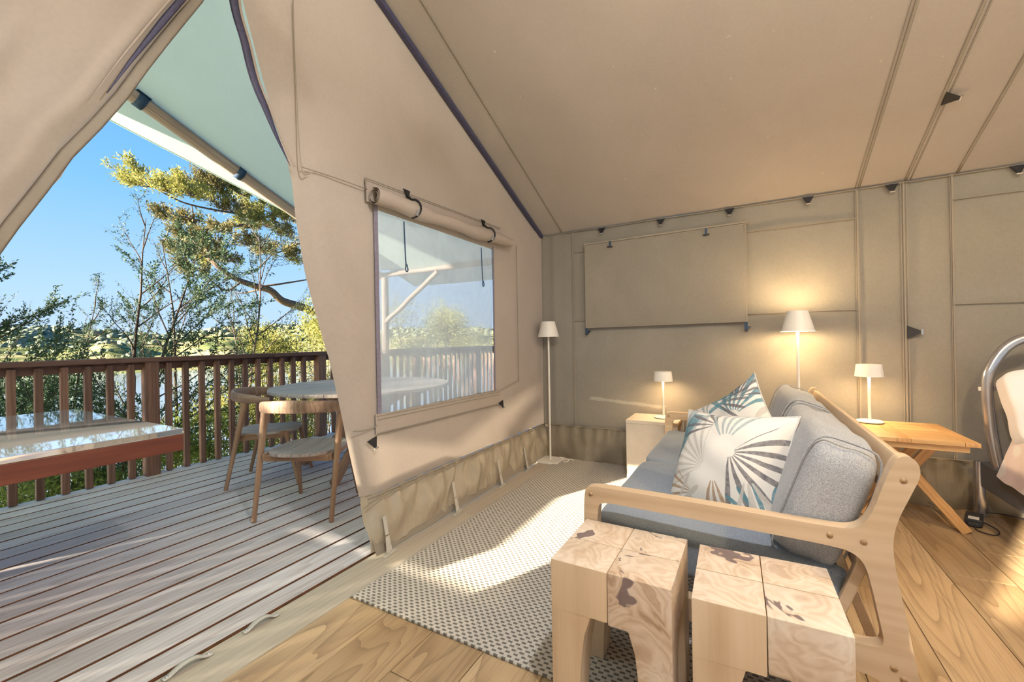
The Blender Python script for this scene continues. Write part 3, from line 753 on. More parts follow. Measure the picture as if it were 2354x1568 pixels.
M['seat_fabric'] = _fabric('slate_blue_fabric', (.16, .19, .24), (.30, .345, .41), 260)
M['back_fabric'] = _fabric('pale_grey_tweed', (.24, .245, .26), (.50, .505, .52), 260)
M['teak'] = wood('pale_teak', (.46, .32, .19), (.57, .42, .275), (.66, .51, .36), along=1, rough=.42, bumpy=.05, grain=.8)
M['teakx'] = wood('pale_teak_long', (.46, .32, .19), (.57, .42, .275), (.66, .51, .36), along=0, rough=.42, bumpy=.05, grain=.8)
M['teak_weathered'] = wood('grey_teak', (.15, .085, .055), (.27, .175, .125), (.40, .30, .24), along=0, rough=.6, bumpy=.12)
M['teak_leg'] = wood('brown_teak', (.15, .075, .045), (.29, .165, .10), (.40, .26, .175), along=0, rough=.55, bumpy=.1)
M['teak_silver'] = wood('silvered_teak', (.22, .17, .16), (.36, .31, .30), (.50, .46, .45), along=0, rough=.6, bumpy=.12)
M['honey'] = wood('honey_teak', (.40, .20, .07), (.56, .31, .12), (.68, .43, .20), along=0, rough=.4, bumpy=.05, grain=1.2)
M['honeyy'] = wood('honey_teak_across', (.42, .23, .085), (.60, .36, .15), (.72, .49, .24), along=1, rough=.4, bumpy=.05, grain=1.2)
M['plug'] = simple('dowel_end', (.40, .25, .13), .5, var=.2, nscale=80)
M['lamp_white'] = simple('white_enamel', (.80, .77, .72), .4, var=.02)
M['dark'] = simple('dark_underside', (.03, .03, .035), .5)
M['concrete'] = simple('smooth_concrete', (.55, .49, .42), .75, var=.09, nscale=5, bumpy=.08)
M['bulb'] = None
def _emit(name, col, s):
    m, nt, b, o = newmat(name); b.inputs['Base Color'].default_value = (*col, 1); b.inputs['Emission Color'].default_value = (*col, 1); b.inputs['Emission Strength'].default_value = s; return m
M['bulb'] = _emit('warm_led', (1, .78, .48), 12.0)
def _burl(name='burl_teak', resin=.0, tint=1.0):
    """figured end grain: warped rings, dark resin in the cavities"""
    m, nt, b, o = newmat(name)
    v = coords(nt, (1, 1, 1), 5.0); w = noise(nt, v, 5.5, 3, .5, .6, out=1)
    mx = nd(nt, 'ShaderNodeVectorMath', operation='MULTIPLY_ADD'); nt.links.new(w, mx.inputs[0]); mx.inputs[1].default_value = (.30, .30, .30); nt.links.new(v, mx.inputs[2])
    vo = nd(nt, 'ShaderNodeTexVoronoi'); nt.links.new(mx.outputs[0], vo.inputs['Vector']); vo.inputs['Scale'].default_value = 5.5
    rings = mth(nt, 'SINE', mth(nt, 'MULTIPLY', vo.outputs['Distance'], 40.0)); rings = mth(nt, 'MULTIPLY_ADD', rings, .5, .5)
    n1 = noise(nt, mx.outputs[0], 6, 5, .6)
    f = mth(nt, 'ADD', mth(nt, 'MULTIPLY', rings, .13), mth(nt, 'MULTIPLY', n1, .87))
    t = tint
    c = ramp(nt, f, [(.24, (.36 * t, .235 * t, .15 * t)), (.38, (.56 * t, .42 * t, .30 * t)), (.55, (.68 * t, .56 * t, .445 * t)), (.75, (.76 * t, .66 * t, .555 * t))])
    core = mth(nt, 'SUBTRACT', 1.0, mth(nt, 'DIVIDE', vo.outputs['Distance'], .13), clamp=True)
    c = mixc(nt, mth(nt, 'MULTIPLY', core, .55), c, (.26, .12, .055, 1))
    if resin:
        r = noise(nt, mx.outputs[0], 7.5, 2, .45); k = mth(nt, 'MULTIPLY', mth(nt, 'SUBTRACT', r, .615), 60.0, clamp=True)
        c = mixc(nt, mth(nt, 'MULTIPLY', k, resin), c, (.15, .105, .11, 1))
    nt.links.new(c, b.inputs['Base Color']); b.inputs['Roughness'].default_value = .42; return m
M['burl'] = _burl('burl_teak', .9)
M['burl_side'] = wood('stool_side_teak', (.50, .345, .20), (.66, .50, .335), (.75, .61, .45), along=2, rough=.42, grain=.55, knots=.5, bumpy=.04)

# ---------------------------------------------------------------- rug
rug = ob('rug', boxmesh('rug', (2.50, 1.70, .010), M['rug'], .004, 2), None, (2.542, .735, .0055)); tag(rug, 'flat-woven grey-beige rug with rows of dark dashes', 'rug')
for k in (-1, 1): bar('bound_edge', (-1.25, k * .845, .003), (1.25, k * .845, .003), .012, .006, simple('rug_binding', (.42, .38, .33), .95), rug, .002)

# ---------------------------------------------------------------- sofa
sofa = empty('sofa', (0, 0, .011), 0, 'low grey two-seat sofa with a pale wooden frame', 'sofa')
OUT = [(.505, 0), (.548, 0), (.556, .10), (.558, .35), (.558, .56), (.535, .580), (.45, .581), (.10, .580), (-.20, .573), (-.268, .578), (-.300, .62), (-.330, .72), (-.352, .785), (-.375, .806), (-.402, .792), (-.410, .755), (-.385, .69), (-.358, .62), (-.347, .56), (-.350, .50), (-.362, .42), (-.382, .30), (-.405, .14), (-.425, 0), (-.370, 0), (-.352, .10), (-.325, .160), (-.24, .172), (.30, .172), (.470, .172), (.498, .13)]
INN = [(.506, .30), (.506, .505), (.485, .527), (.40, .527), (.05, .522), (-.215, .518), (-.262, .508), (-.287, .478), (-.300, .42), (-.318, .315), (-.326, .268), (-.312, .250), (-.25, .248), (.20, .248), (.48, .248), (.506, .262)]
OUTS = [p for p in chaikin(OUT, 2)]; INNS = chaikin(INN, 2)
def clampz(P_): return [(a, max(0, b)) for a, b in P_]
for x in (1.563, 3.383):
    s = extrude('side_frame', clampz(OUTS), .046, M['teak'], [INNS], 0, .007, 3, sofa, (x, 0, 0))
    for (yy, zz) in ((-.372, .735), (-.283, .545), (-.205, .548), (-.345, .205), (-.365, .18), (.53, .55)):
        V, F = tube_geo([(-.0245, yy, zz), (.0245, yy, zz)], .0085, 12); ob('dowel_plug', pymesh('dowel_plug', V, F, M['plug'], True), s)
def rrail(name, a, b, w, t, ang):
    o = bar(name, a, b, w, t, M['teakx'], sofa, .008); return o
X0, X1 = 1.586, 3.36
o = rrail('back_rail', (X0, -.372, .728), (X1, -.372, .728), .030, .115, 0); o.rotation_euler.x += R(18)
rrail('back_rail', (X0, -.285, .46), (X1, -.285, .46), .025, .07, 0)
rrail('seat_rail', (X0, .48, .255), (X1, .48, .255), .03, .07, 0)
rrail('seat_rail', (X0, -.25, .225), (X1, -.25, .225), .03, .06, 0)
for x in (1.60, 2.47, 3.345): bar('back_stile', (x, -.215, .25), (x, -.372, .70), .03, .03, M['teak'], sofa, .004, up=(1, 0, 0))
for i in range(9):
    x = 1.72 + i * .19; bar('seat_slat', (x, .47, .285), (x, -.24, .258), .06, .014, M['teak'], sofa, .003)
bar('brace', (1.64, -.20, .56), (1.66, -.325, .20), .028, .03, M['teak'], sofa, .006, up=(1, 0, 0))
for i, (xa, xb) in enumerate(((1.592, 2.470), (2.474, 3.355))):
    cushion('seat_cushion', (xb - xa, .80, .155), M['seat_fabric'], sofa, 15, 20, .06, ((xa + xb) / 2, .135, .362), (R(2.2), 0, 0), .003, i)
    c = cushion('back_cushion', (xb - xa - .006, .20, .43), M['back_fabric'], sofa, 6, 18, 0, ((xa + xb) / 2, -.205, .603), (R(19), 0, 0), .006, i + 5)
    hx = (xb - xa) / 2 - .004
    for sx in (-1, 1):
        ring = []
        for a in range(0, 41):
            t = a / 40 * 2 * PI; cx, cz = math.cos(t), math.sin(t); kk = (abs(cx) ** 5 + abs(cz) ** 5) ** (-1 / 5)
            ring.append((sx * (hx - .045), cx * kk * .0995, cz * kk * .214))
        V, F = tube_geo(ring, .0035, 6, 1, False); ob('piping', pymesh('piping', V, F, M['back_fabric'], True), c)

# ---------------------------------------------------------------- printed cushions
def _print(name, fronds, base=(.80, .77, .73)):
    m, nt, b, o = newmat(name)
    tc = nd(nt, 'ShaderNodeTexCoord'); sx = nd(nt, 'ShaderNodeSeparateXYZ'); nt.links.new(tc.outputs['Object'], sx.inputs[0])
    wob = noise(nt, coords(nt), 9, 3); streak = noise(nt, coords(nt), 60, 3)
    c = mixc(nt, mth(nt, 'MULTIPLY', wob, .35), (*base, 1), (.70, .66, .62, 1))
    for (cx, cy, rot, n, r0, r1, span, col, duty) in fronds:
        dx = mth(nt, 'SUBTRACT', sx.outputs[0], cx); dy = mth(nt, 'SUBTRACT', sx.outputs[1], cy)
        r = mth(nt, 'SQRT', mth(nt, 'ADD', mth(nt, 'MULTIPLY', dx, dx), mth(nt, 'MULTIPLY', dy, dy)))
        cr_, sr_ = math.cos(rot), math.sin(rot)
        ax = mth(nt, 'ADD', mth(nt, 'MULTIPLY', dx, cr_), mth(nt, 'MULTIPLY', dy, sr_)); ay = mth(nt, 'SUBTRACT', mth(nt, 'MULTIPLY', dy, cr_), mth(nt, 'MULTIPLY', dx, sr_))
        th = mth(nt, 'ARCTAN2', ay, ax)
        leaf = mth(nt, 'COSINE', mth(nt, 'ADD', mth(nt, 'MULTIPLY', th, float(n)), mth(nt, 'MULTIPLY', wob, 1.2)))
        tip = mth(nt, 'MULTIPLY', mth(nt, 'DIVIDE', r, r1), 1.0)
        thr = mth(nt, 'ADD', duty, mth(nt, 'MULTIPLY', mth(nt, 'POWER', tip, 4.0), .9))
        k = mth(nt, 'MULTIPLY', mth(nt, 'SUBTRACT', leaf, thr), 9.0, clamp=True)
        k = mth(nt, 'MULTIPLY', k, mth(nt, 'GREATER_THAN', r, r0)); k = mth(nt, 'MULTIPLY', k, mth(nt, 'LESS_THAN', r, r1))
        k = mth(nt, 'MULTIPLY', k, mth(nt, 'LESS_THAN', mth(nt, 'ABSOLUTE', th), span))
        k = mth(nt, 'MULTIPLY', k, mth(nt, 'MULTIPLY_ADD', streak, .6, .55, clamp=True))
        c = mixc(nt, k, c, (*col, 1))
    nt.links.new(c, b.inputs['Base Color']); b.inputs['Roughness'].default_value = .85; b.inputs['Specular IOR Level'].default_value = .15
    bump(nt, b, noise(nt, coords(nt), 500, 1), .1, .001); return m
TEAL, SLATE, SAND, PALE, MIST = (.10, .25, .32), (.15, .14, .155), (.40, .27, .17), (.58, .54, .50), (.36, .42, .45)
FR1 = [(-.02, -.02, 2.7, 25, .015, .27, 1.0, PALE, .1), (-.19, .0, 1.7, 15, .02, .30, .55, MIST, -.1), (.075, .055, -.45, 19, .02, .21, 1.25, SLATE, -.05), (.05, .09, 1.75, 21, .04, .19, .8, MIST, .0), (.02, -.05, -1.35, 17, .02, .20, .55, SAND, -.1),
       (-.20, -.05, 1.5, 11, .02, .28, .22, TEAL, -.5), (.23, -.20, 2.3, 19, .02, .17, .7, TEAL, .0), (-.06, -.13, 3.4, 21, .02, .17, .9, SAND, .1), (-.02, .17, 2.9, 19, .02, .19, .8, SLATE, .2), (-.16, -.20, .7, 15, .02, .16, .6, PALE, .0), (.15, -.02, -1.3, 15, .03, .20, .5, PALE, -.1)]
FR2 = [(.08, .02, 1.3, 21, .03, .28, 1.0, TEAL, -.1), (-.06, .06, 2.5, 23, .02, .24, 1.0, MIST, 0), (.0, .15, -.3, 19, .02, .18, .9, SLATE, 0), (-.05, -.1, -1.6, 19, .02, .22, .9, SAND, 0), (.14, .16, 3.0, 15, .02, .2, .7, TEAL, -.2), (.1, -.12, .3, 19, .02, .2, .8, PALE, -.1), (.12, .12, 1.0, 17, .01, .16, 1.2, SLATE, .1)]
M['print_a'] = _print('palm_print_a', FR1); M['print_b'] = _print('palm_print_b', FR2); M['piping_dark'] = simple('pillow_edge', (.62, .60, .58), .9)
BIRD = (.62, .55, .44)
def pillow(name, c, az, tilt, roll, size, thick, mat, label, seed=0):
    n = 26; V, F = [], []; rng = random.Random(seed)
    for side in (1, -1):
        for j in range(n + 1):
            for i in range(n + 1):
                u, v = i / n * 2 - 1, j / n * 2 - 1
                e = max(0, (1 - abs(u) ** 2.4)) ** .62 * max(0, (1 - abs(v) ** 2.4)) ** .62
                px = u * (1 - .10 * (1 - v * v)) * size / 2; py = v * (1 - .10 * (1 - u * u)) * size / 2
                w = .012 * math.sin(u * 7 + v * 3 + seed) * math.sin(v * 6 - u * 2) * e
                V.append((px, py, side * (thick / 2 * e + w * .6) + .012 * math.sin(u * 3 + seed) * v))
    m_ = (n + 1) ** 2
    for s in range(2):
        for j in range(n):
            for i in range(n):
                q = [s * m_ + j * (n + 1) + i, s * m_ + j * (n + 1) + i + 1, s * m_ + (j + 1) * (n + 1) + i + 1, s * m_ + (j + 1) * (n + 1) + i]; F.append(q if s == 0 else q[::-1])
    o = ob(name, pymesh(name, V, F, mat, True)); tag(o, label, 'pillow', 'palm print pillows on the sofa')
    nh = Vector((math.cos(az), math.sin(az), 0)); nn = nh * math.cos(tilt) + Vector((0, 0, math.sin(tilt)))
    ru = Vector((-nh.y, nh.x, 0)); rv = nn.cross(ru)
    ru2 = ru * math.cos(roll) + rv * math.sin(roll); rv2 = nn.cross(ru2)
    mm = Matrix((ru2, rv2, nn)).transposed().to_4x4(); mm.translation = c; o.matrix_world = mm
    # piped edge
    ring = []
    for a, b in [(t / 10 * 2 - 1, -1) for t in range(10)] + [(1, t / 10 * 2 - 1) for t in range(10)] + [(1 - t / 10 * 2, 1) for t in range(10)] + [(-1, 1 - t / 10 * 2) for t in range(11)]:
        ring.append((a * (1 - .10 * (1 - b * b)) * size / 2, b * (1 - .10 * (1 - a * a)) * size / 2, .012 * math.sin(a * 3 + seed) * b))
    V, F = tube_geo(ring, .0035, 6, 1, False); ob('piping', pymesh('piping', V, F, M['piping_dark'], True), o)
    return o
pillow('throw_pillow', (1.99, .085, .59), R(146), R(24), R(5), .51, .24, M['print_a'], 'white throw pillow with grey and sand palm fronds, nearest the stools', 1)
pillow('throw_pillow', (2.52, .065, .655), R(140), R(20), R(38), .46, .20, M['print_b'], 'white throw pillow with teal palm fronds, behind the larger one', 4)

# ---------------------------------------------------------------- block stools
def stool(cx, cy, sx, sy, h, rz, label, seed):
    t = empty('block_stool', (cx, cy, .011), rz, label, 'stool', 'wooden block stools beside the sofa'); rng = random.Random(seed)
    for qx in (-1, 1):
        for qy in (-1, 1):
            bx_, by_ = sx / 2 - .0012, sy / 2 - .0012
            lw0, lw1 = rng.uniform(.102, .122), rng.uniform(.080, .092); zb = rng.uniform(.295, .315)
            bm = bmesh.new()
            def ring(pts, z): return [bm.verts.new((p[0], p[1], z)) for p in pts]
            o_ = .0
            def rect(x0, x1, y0, y1): return [(x0, y0), (x1, y0), (x1, y1), (x0, y1)]
            # local: outer corner at (qx*bx, qy*by); inner planes at 0
            fx = lambda w: sorted((qx * bx_, qx * (bx_ - w))); fy = lambda w: sorted((qy * by_, qy * (by_ - w)))
            ix = sorted((qx * .0006, qx * bx_)); iy = sorted((qy * .0006, qy * by_))
            top = ring(rect(*ix, *iy), h); mid = ring(rect(*ix, *iy), zb)
            k = 5; loops = []
            for i in range(k + 1):
                s = i / k; w = lw0 + (lw1 - lw0) * s ** .6 + .014 * (1 - s) ** 6; z = zb * (1 - s)
                loops.append(ring(rect(*fx(w), *fy(w)), z if i else zb))
            def side(A, B):
                for i in range(4): bm.faces.new((A[i], A[(i + 1) % 4], B[(i + 1) % 4], B[i]))
            bm.faces.new(top); side(mid, top)
            # underside of the block around the leg
            for i in range(4):
                try: bm.faces.new((mid[i], loops[0][i], loops[0][(i + 1) % 4], mid[(i + 1) % 4]))
                except ValueError: pass
            for A, B in zip(loops[1:], loops): side(A, B)
            bm.faces.new(loops[-1][::-1])
            bmesh.ops.remove_doubles(bm, verts=bm.verts[:], dist=.0005)
            bmesh.ops.recalc_face_normals(bm, faces=bm.faces[:])
            es = [e for e in bm.edges if len(e.link_faces) == 2 and e.calc_face_angle(0) > .6]
            bmesh.ops.bevel(bm, geom=es, offset=.004, segments=2, profile=.6, affect='EDGES', clamp_overlap=True)
            c = Vector((qx * bx_ / 2, qy * by_ / 2, h / 2))
            for v in bm.verts: v.co -= c
            bm.faces.ensure_lookup_table()
            me = bm_mesh('leg_block', bm, None, True)
            me.materials.append(M['burl']); me.materials.append(M['burl_side'])
            burl_side = (qx == -1 and qy == -1)
            for p in me.polygons: p.material_index = 0 if (p.normal.z > .5 or (burl_side and p.center.z > -.06 and rng.random() < 2)) else 1
            ob('leg_block', me, t, c)
    return t
stool(1.368, .368, .335, .362, .455, R(-.5), 'burl-topped wooden block stool in front of the sofa arm, nearer the rug corner', 3)
stool(1.358, -.028, .328, .345, .455, R(1.5), 'burl-topped wooden block stool at the back end of the sofa arm', 11)

# ---------------------------------------------------------------- lamps
def table_lamp(x, y, z, label, watts):
    t = empty('table_lamp', (x, y, z), 0, label, 'lamp', 'small table lamps')
    lathe('base', [(0, .016), (.052, .015), (.070, .012), (.075, .006), (.075, .004)], M['lamp_white'], t)
    lathe('base_pad', [(.075, .004), (.074, 0), (0, 0)], M['dark'], t)
    lathe('stem', [(.0085, .014), (.0085, .33), (0, .33)], M['lamp_white'], t, n=16)
    lathe('shade', [(0, .386), (.064, .386), (.068, .384), (.077, .305), (.0755, .305), (.0665, .380), (0, .380)], M['lamp_white'], t, n=40)
    lathe('led', [(0, .372), (.045, .372), (.045, .378), (0, .378)], M['bulb'], t, n=24)
    l = bpy.data.lights.new('lamp_light', 'POINT'); l.energy = watts; l.color = (1, .72, .40); l.shadow_soft_size = .03
    lo = bpy.data.objects.new('lamp_light', l); lo.location = (0, 0, .335); link(lo, t); return t
def floor_lamp(x, y, label, watts, rz=0, lean=0):
    t = empty('floor_lamp', (x, y, 0), rz, label, 'lamp', 'slim floor lamps')
    ob('base', boxmesh('base', (.22, .22, .016), M['lamp_white'], .004), t, (0, 0, .0085))
    lathe('pole', [(.0095, .014), (.009, 1.19), (0, 1.19)], M['lamp_white'], t, n=16)
    lathe('shade', [(.060, 1.33), (.064, 1.331), (.103, 1.185), (.101, 1.185), (.060, 1.33)], M['lamp_white'], t, n=40)
    lathe('spider', [(.0, 1.22), (.055, 1.222), (.055, 1.217), (.0, 1.215)], M['lamp_white'], t, n=16)
    if watts:
        lathe('led', [(0, 1.225), (.022, 1.23), (.026, 1.26), (.018, 1.285), (0, 1.29)], M['bulb'], t, n=20)
        for zz, k in ((1.315, .9), (1.195, 1.1)):
            l = bpy.data.lights.new('lamp_light', 'POINT'); l.energy = watts * k; l.color = (1, .70, .36); l.shadow_soft_size = .03
            lo = bpy.data.objects.new('lamp_light', l); lo.location = (0, 0, zz); link(lo, t)
    return t
table_lamp(3.655, .615, .492, 'small white table lamp on the concrete side table', 5.0)
table_lamp(3.60, -.705, .570, 'small white table lamp on the folding wooden side table', 6.0)
floor_lamp(3.60, -.315, 'lit slim white floor lamp standing behind the sofa', 15.0)
fl1 = floor_lamp(3.665, 1.655, 'unlit slim white floor lamp in the canvas corner', 0, R(2))
cab = [(.09, -.06, .022), (.10, -.12, .012), (.04, -.17, .012), (-.02, -.15, .012), (.03, -.12, .014), (.09, -.18, .013), (.05, -.21, .012)]
tube('lead', catmull(cab, 6), .0045, M['lamp_white'], fl1, 6)

# ---------------------------------------------------------------- concrete side table and game crate
ct = empty('side_table', (3.635, .68, 0), 0, 'square concrete side table at the far end of the sofa', 'table')
box('side_panel', (-.175, -.20, .0), (-.145, .20, .462), M['concrete'], ct, .004); box('side_panel', (.145, -.20, .0), (.175, .20, .462), M['concrete'], ct, .004)
box('side_panel', (-.145, .172, .0), (.145, .198, .462), M['concrete'], ct, .004); box('top', (-.177, -.202, .462), (.177, .202, .49), M['concrete'], ct, .005); box('base', (-.145, -.2, .02), (.145, .172, .05), M['concrete'], ct, .003)
cr = empty('game_crate', (3.60, .245, 0), 0, 'honey wooden crate of stacked blocks behind the far sofa arm', 'crate')
for yy in (-.165, .165): box('end_panel', (-.13, yy - .011, 0), (.13, yy + .011, .565), M['honeyy'], cr, .003)
for zz in (.06, .20, .34, .47): 
    for xx in (-.122, .122): box('slat', (xx - .009, -.154, zz - .03), (xx + .009, .154, zz - .003), M['honeyy'], cr, .003)
box('crate_floor', (-.113, -.154, .005), (.113, .154, .02), M['honeyy'], cr, .002)
box('lid', (-.135, -.24, .567), (.135, .05, .582), M['honeyy'], cr, .003)
rng = random.Random(2); bw = wood('dark_block', (.09, .03, .015), (.19, .075, .04), (.32, .15, .09), along=1, rough=.5, hue=.35)
zb = .021
for lay in range(11):
    for i in range(3):
        if lay % 2: lo, hi = (-.10 + i * .067, -.10, zb), (-.10 + i * .067 + .062, .10, zb + .042)
        else: lo, hi = (-.10, -.10 + i * .067, zb), (.10, -.10 + i * .067 + .062, zb + .042)
        o = box('game_block', lo, hi, bw, None, .003); o.location = Vector(o.location) + cr.location
        tag(o, 'small dark wooden game block stacked inside the honey crate', 'block', 'game blocks in the crate')
    zb += .0435

# ---------------------------------------------------------------- folding side table
ft = empty('folding_table', (3.41, -.78, 0), 0, 'honey-coloured folding table with crossed legs beside the bed', 'table')
TX0, TX1, TY0, TY1 = -.29, .30, -.285, .33
box('edge_board', (TX0, TY0, .545), (TX1, TY0 + .06, .568), M['honey'], ft, .003)
n = 6; w = (TX1 - TX0) / n
box('edge_board', (TX0, TY1 - .06, .545), (TX1, TY1, .568), M['honey'], ft, .003)
box('cross_board', (TX0, -.01, .545), (TX1, .05, .5681), M['honey'], ft, .003)
for i in range(n):
    for ya, yb in ((TY0 + .061, -.011), (.051, TY1 - .061)): box('top_slat', (TX0 + i * w + .0008, ya, .546), (TX0 + (i + 1) * w - .0008, yb, .568), M['honeyy'], ft, .002)
for xx in (TX0 + .035, TX1 - .035): box('apron', (xx - .012, TY0 + .035, .51), (xx + .012, TY1 - .03, .545), M['honeyy'], ft, .003)
for xx, sh in ((-.03, 0), (.26, 0)):
    k = -.04 if xx > .1 else 0
    bar('leg', (xx, .09 + k, .545), (xx - .01, -.305 + k * .5, .006), .05, .024, M['honey'], ft, .003, up=(1, 0, 0))
    bar('leg', (xx + .028, -.22 + k, .545), (xx + .028, .15 + k, .012), .05, .022, M['honey'], ft, .003, up=(1, 0, 0))
bar('stretcher', (-.03, -.245, .10), (.28, -.26, .10), .022, .05, M['honey'], ft, .003)
bar('leg_catch', (-.06, -.135, .16), (-.06, -.16, .145), .004, .004, M['dark'], ft, 0)

# ---------------------------------------------------------------- bed
M['linen'] = None
def _linen():
    m, nt, b, o = newmat('pink_white_linen'); f = noise(nt, coords(nt), 3.2, 1, .4, .3)
    c = ramp(nt, f, [(.0, (.78, .77, .82)), (.50, (.82, .80, .83)), (.535, (.76, .64, .65)), (.64, (.78, .67, .67)), (.66, (.83, .79, .78)), (1, (.84, .82, .84))])
    nt.links.new(c, b.inputs['Base Color']); b.inputs['Roughness'].default_value = .9; b.inputs['Specular IOR Level'].default_value = .1; return m
M['linen'] = _linen(); M['bedgrey'] = simple('grey_upholstery', (.13, .135, .145), .9, var=.12, nscale=150, bumpy=.1); M['sheet'] = simple('white_sheet', (.82, .80, .83), .9, var=.03, nscale=4)
bed = empty('bed', (2.75, -2.05, 0), 0, 'bed with an arched chrome tube headboard and grey base at the right edge', 'bed')
def bl(x, y, z): return (x - 2.75, y + 2.05, z)
arch = [(3.58, -1.30, .33), (3.585, -1.285, .40), (3.60, -1.265, .60), (3.605, -1.258, .85), (3.61, -1.285, .96), (3.615, -1.345, 1.065), (3.62, -1.43, 1.12), (3.62, -1.55, 1.135), (3.62, -2.05, 1.14), (3.62, -2.55, 1.135), (3.62, -2.67, 1.12), (3.615, -2.755, 1.065), (3.61, -2.815, .96), (3.605, -2.842, .85), (3.60, -2.835, .60), (3.58, -2.80, .33)]
tube('headboard_tube', catmull([bl(*p) for p in arch], 6), .028, M['chrome'], bed, 16)
box('headboard_bar', bl(3.60, -2.82, .80), bl(3.62, -1.28, .83), M['chrome'], bed, .004)
box('cap_nut', bl(3.60, -1.235, .80), bl(3.615, -1.222, .825), M['lamp_white'], bed, .003)
box('side_rail', bl(1.75, -1.30, .19), bl(3.75, -1.262, .345), M['bedgrey'], bed, .008); box('side_rail', bl(1.75, -2.84, .19), bl(3.75, -2.80, .345), M['bedgrey'], bed, .008)
box('end_rail', bl(1.75, -2.80, .19), bl(1.79, -1.30, .345), M['bedgrey'], bed, .008); box('end_rail', bl(3.71, -2.80, .19), bl(3.75, -1.30, .345), M['bedgrey'], bed, .008)
box('slat_base', bl(1.79, -2.80, .28), bl(3.71, -1.30, .32), M['bedgrey'], bed, .004)
for xx in (1.83, 3.735):
    for yy in (-1.262, -2.84): lathe('leg', [(0, 0), (.028, 0), (.030, .01), (.027, .19), (.024, .345), (0, .346)], M['chrome'], bed, bl(xx, yy, 0), 20)
cushion('mattress', (1.78, 1.46, .22), M['sheet'], bed, 12, 16, .02, bl(2.66, -2.05, .43))
def duvet(u, v):
    x = 1.70 + u * 1.72; s = (v - .5) * 2.08; y = -2.05 + s; z = .565
    if abs(s) > .755: z -= (abs(s) - .755) * .95 ; y = -2.05 + math.copysign(.755 + (abs(s) - .755) * .28, s)
    z += .045 * (fbm(x * 4, s * 4) - .4) + .02 * math.sin(x * 9 + s * 5); y += .05 * (fbm(x * 3 + 4, s * 2) - .5)
    if u > .8: z += .05 * (u - .8) * 5
    return bl(x, y, z)
tag(grid('duvet', 60, 60, lambda u, v: (lambda p: (p[0] + 2.75, p[1] - 2.05, p[2]))(duvet(u, v)), M['linen']), 'crumpled white and pale pink duvet spread over the bed', 'duvet')
bp = cushion('bed_pillow', (.48, .70, .14), M['sheet'], None, 7, 20, .35, (3.43, -1.62, .715), (0, R(-62), R(3)), .010, 3)
tag(bp, 'plain white pillow propped against the chrome headboard', 'pillow')
# power adapter on the floor
pa = empty('power_adapter', (3.555, -1.175, 0), R(-20), 'black power adapter with a white label lying on the floor by the bed leg', 'adapter')
ob('body', boxmesh('body', (.15, .075, .045), M['dark'], .012, 3), pa, (.02, 0, .026)); ob('label_sticker', boxmesh('label_sticker', (.05, .045, .003), M['lamp_white'], .001), pa, (-.035, .0, .049)); ob('plug_cap', boxmesh('plug_cap', (.05, .05, .03), M['dark'], .01), pa, (-.045, 0, .018))
tube('lead', catmull([(-.06, .0, .01), (-.12, -.02, .005), (-.14, -.08, .005), (-.06, -.10, .005), (.02, -.07, .005), (.07, -.02, .008)], 6), .003, M['dark'], pa, 6)
tube('lead', catmull([(.09, .0, .012), (.14, .04, .005), (.19, -.05, .03), (.17, -.15, .045), (.16, -.28, .02), (.15, -.5, .006)], 6), .004, M['dark'], pa, 6)

# ---------------------------------------------------------------- fill pendants added out of view to brighten the interior
for k, yy in enumerate((-.55, -2.3)):
    t = empty('fill_pendant', (XR - .55, yy, 2.62), 0, 'added white fill pendant hanging from the ridge, ' + ('nearer the sofa' if k == 0 else 'nearer the bed'), 'lamp', 'added fill pendants under the ridge')
    tube('cord', [(.2, 0, .6), (0, 0, .28)], .004, M['dark'], t, 6)
    lathe('shade', [(0, -.10), (.08, -.09), (.15, -.05), (.19, .02), (.188, .02), (.148, -.046), (.08, -.086), (0, -.096)], M['lamp_white'], t, n=32)
    for a in range(3): tube('hanger', [(.188 * math.cos(a * 2.094), .188 * math.sin(a * 2.094), .02), (.0, 0, .28)], .002, M['steel'], t, 5)
    lathe('led', [(0, -.05), (.03, -.045), (.035, -.02), (.02, .01), (0, .015)], M['bulb'], t, n=20)
    l = bpy.data.lights.new('lamp_light', 'POINT'); l.energy = FILL_PENDANT_W; l.color = (1, .95, .88); l.shadow_soft_size = .05
    lo = bpy.data.objects.new('lamp_light', l); lo.location = (0, 0, .03); link(lo, t)

for (x, y, z, w, c, where) in FILL_DOMES:  # unseen downlights added to brighten the stools and warm the right-hand floor
    t = empty('fill_dome', (x, y, z), 0, 'added enamel dome fill lamp hanging ' + where, 'lamp')
    tube('cord', [(0, 0, ztop(x) - z - .03), (0, 0, .16)], .004, M['dark'], t, 6)
    lathe('shade', [(0, .17), (.03, .165), (.05, .13), (.12, .09), (.17, .0), (.168, .0), (.118, .086), (.048, .124), (0, .16)], M['lamp_white'], t, n=32)
    lathe('led', [(0, .05), (.03, .055), (.035, .08), (.02, .11), (0, .115)], M['bulb'], t, n=20)
    l = bpy.data.lights.new('lamp_light', 'POINT'); l.energy = w; l.color = c; l.shadow_soft_size = .04
    lo = bpy.data.objects.new('lamp_light', l); lo.location = (0, 0, .035); link(lo, t)

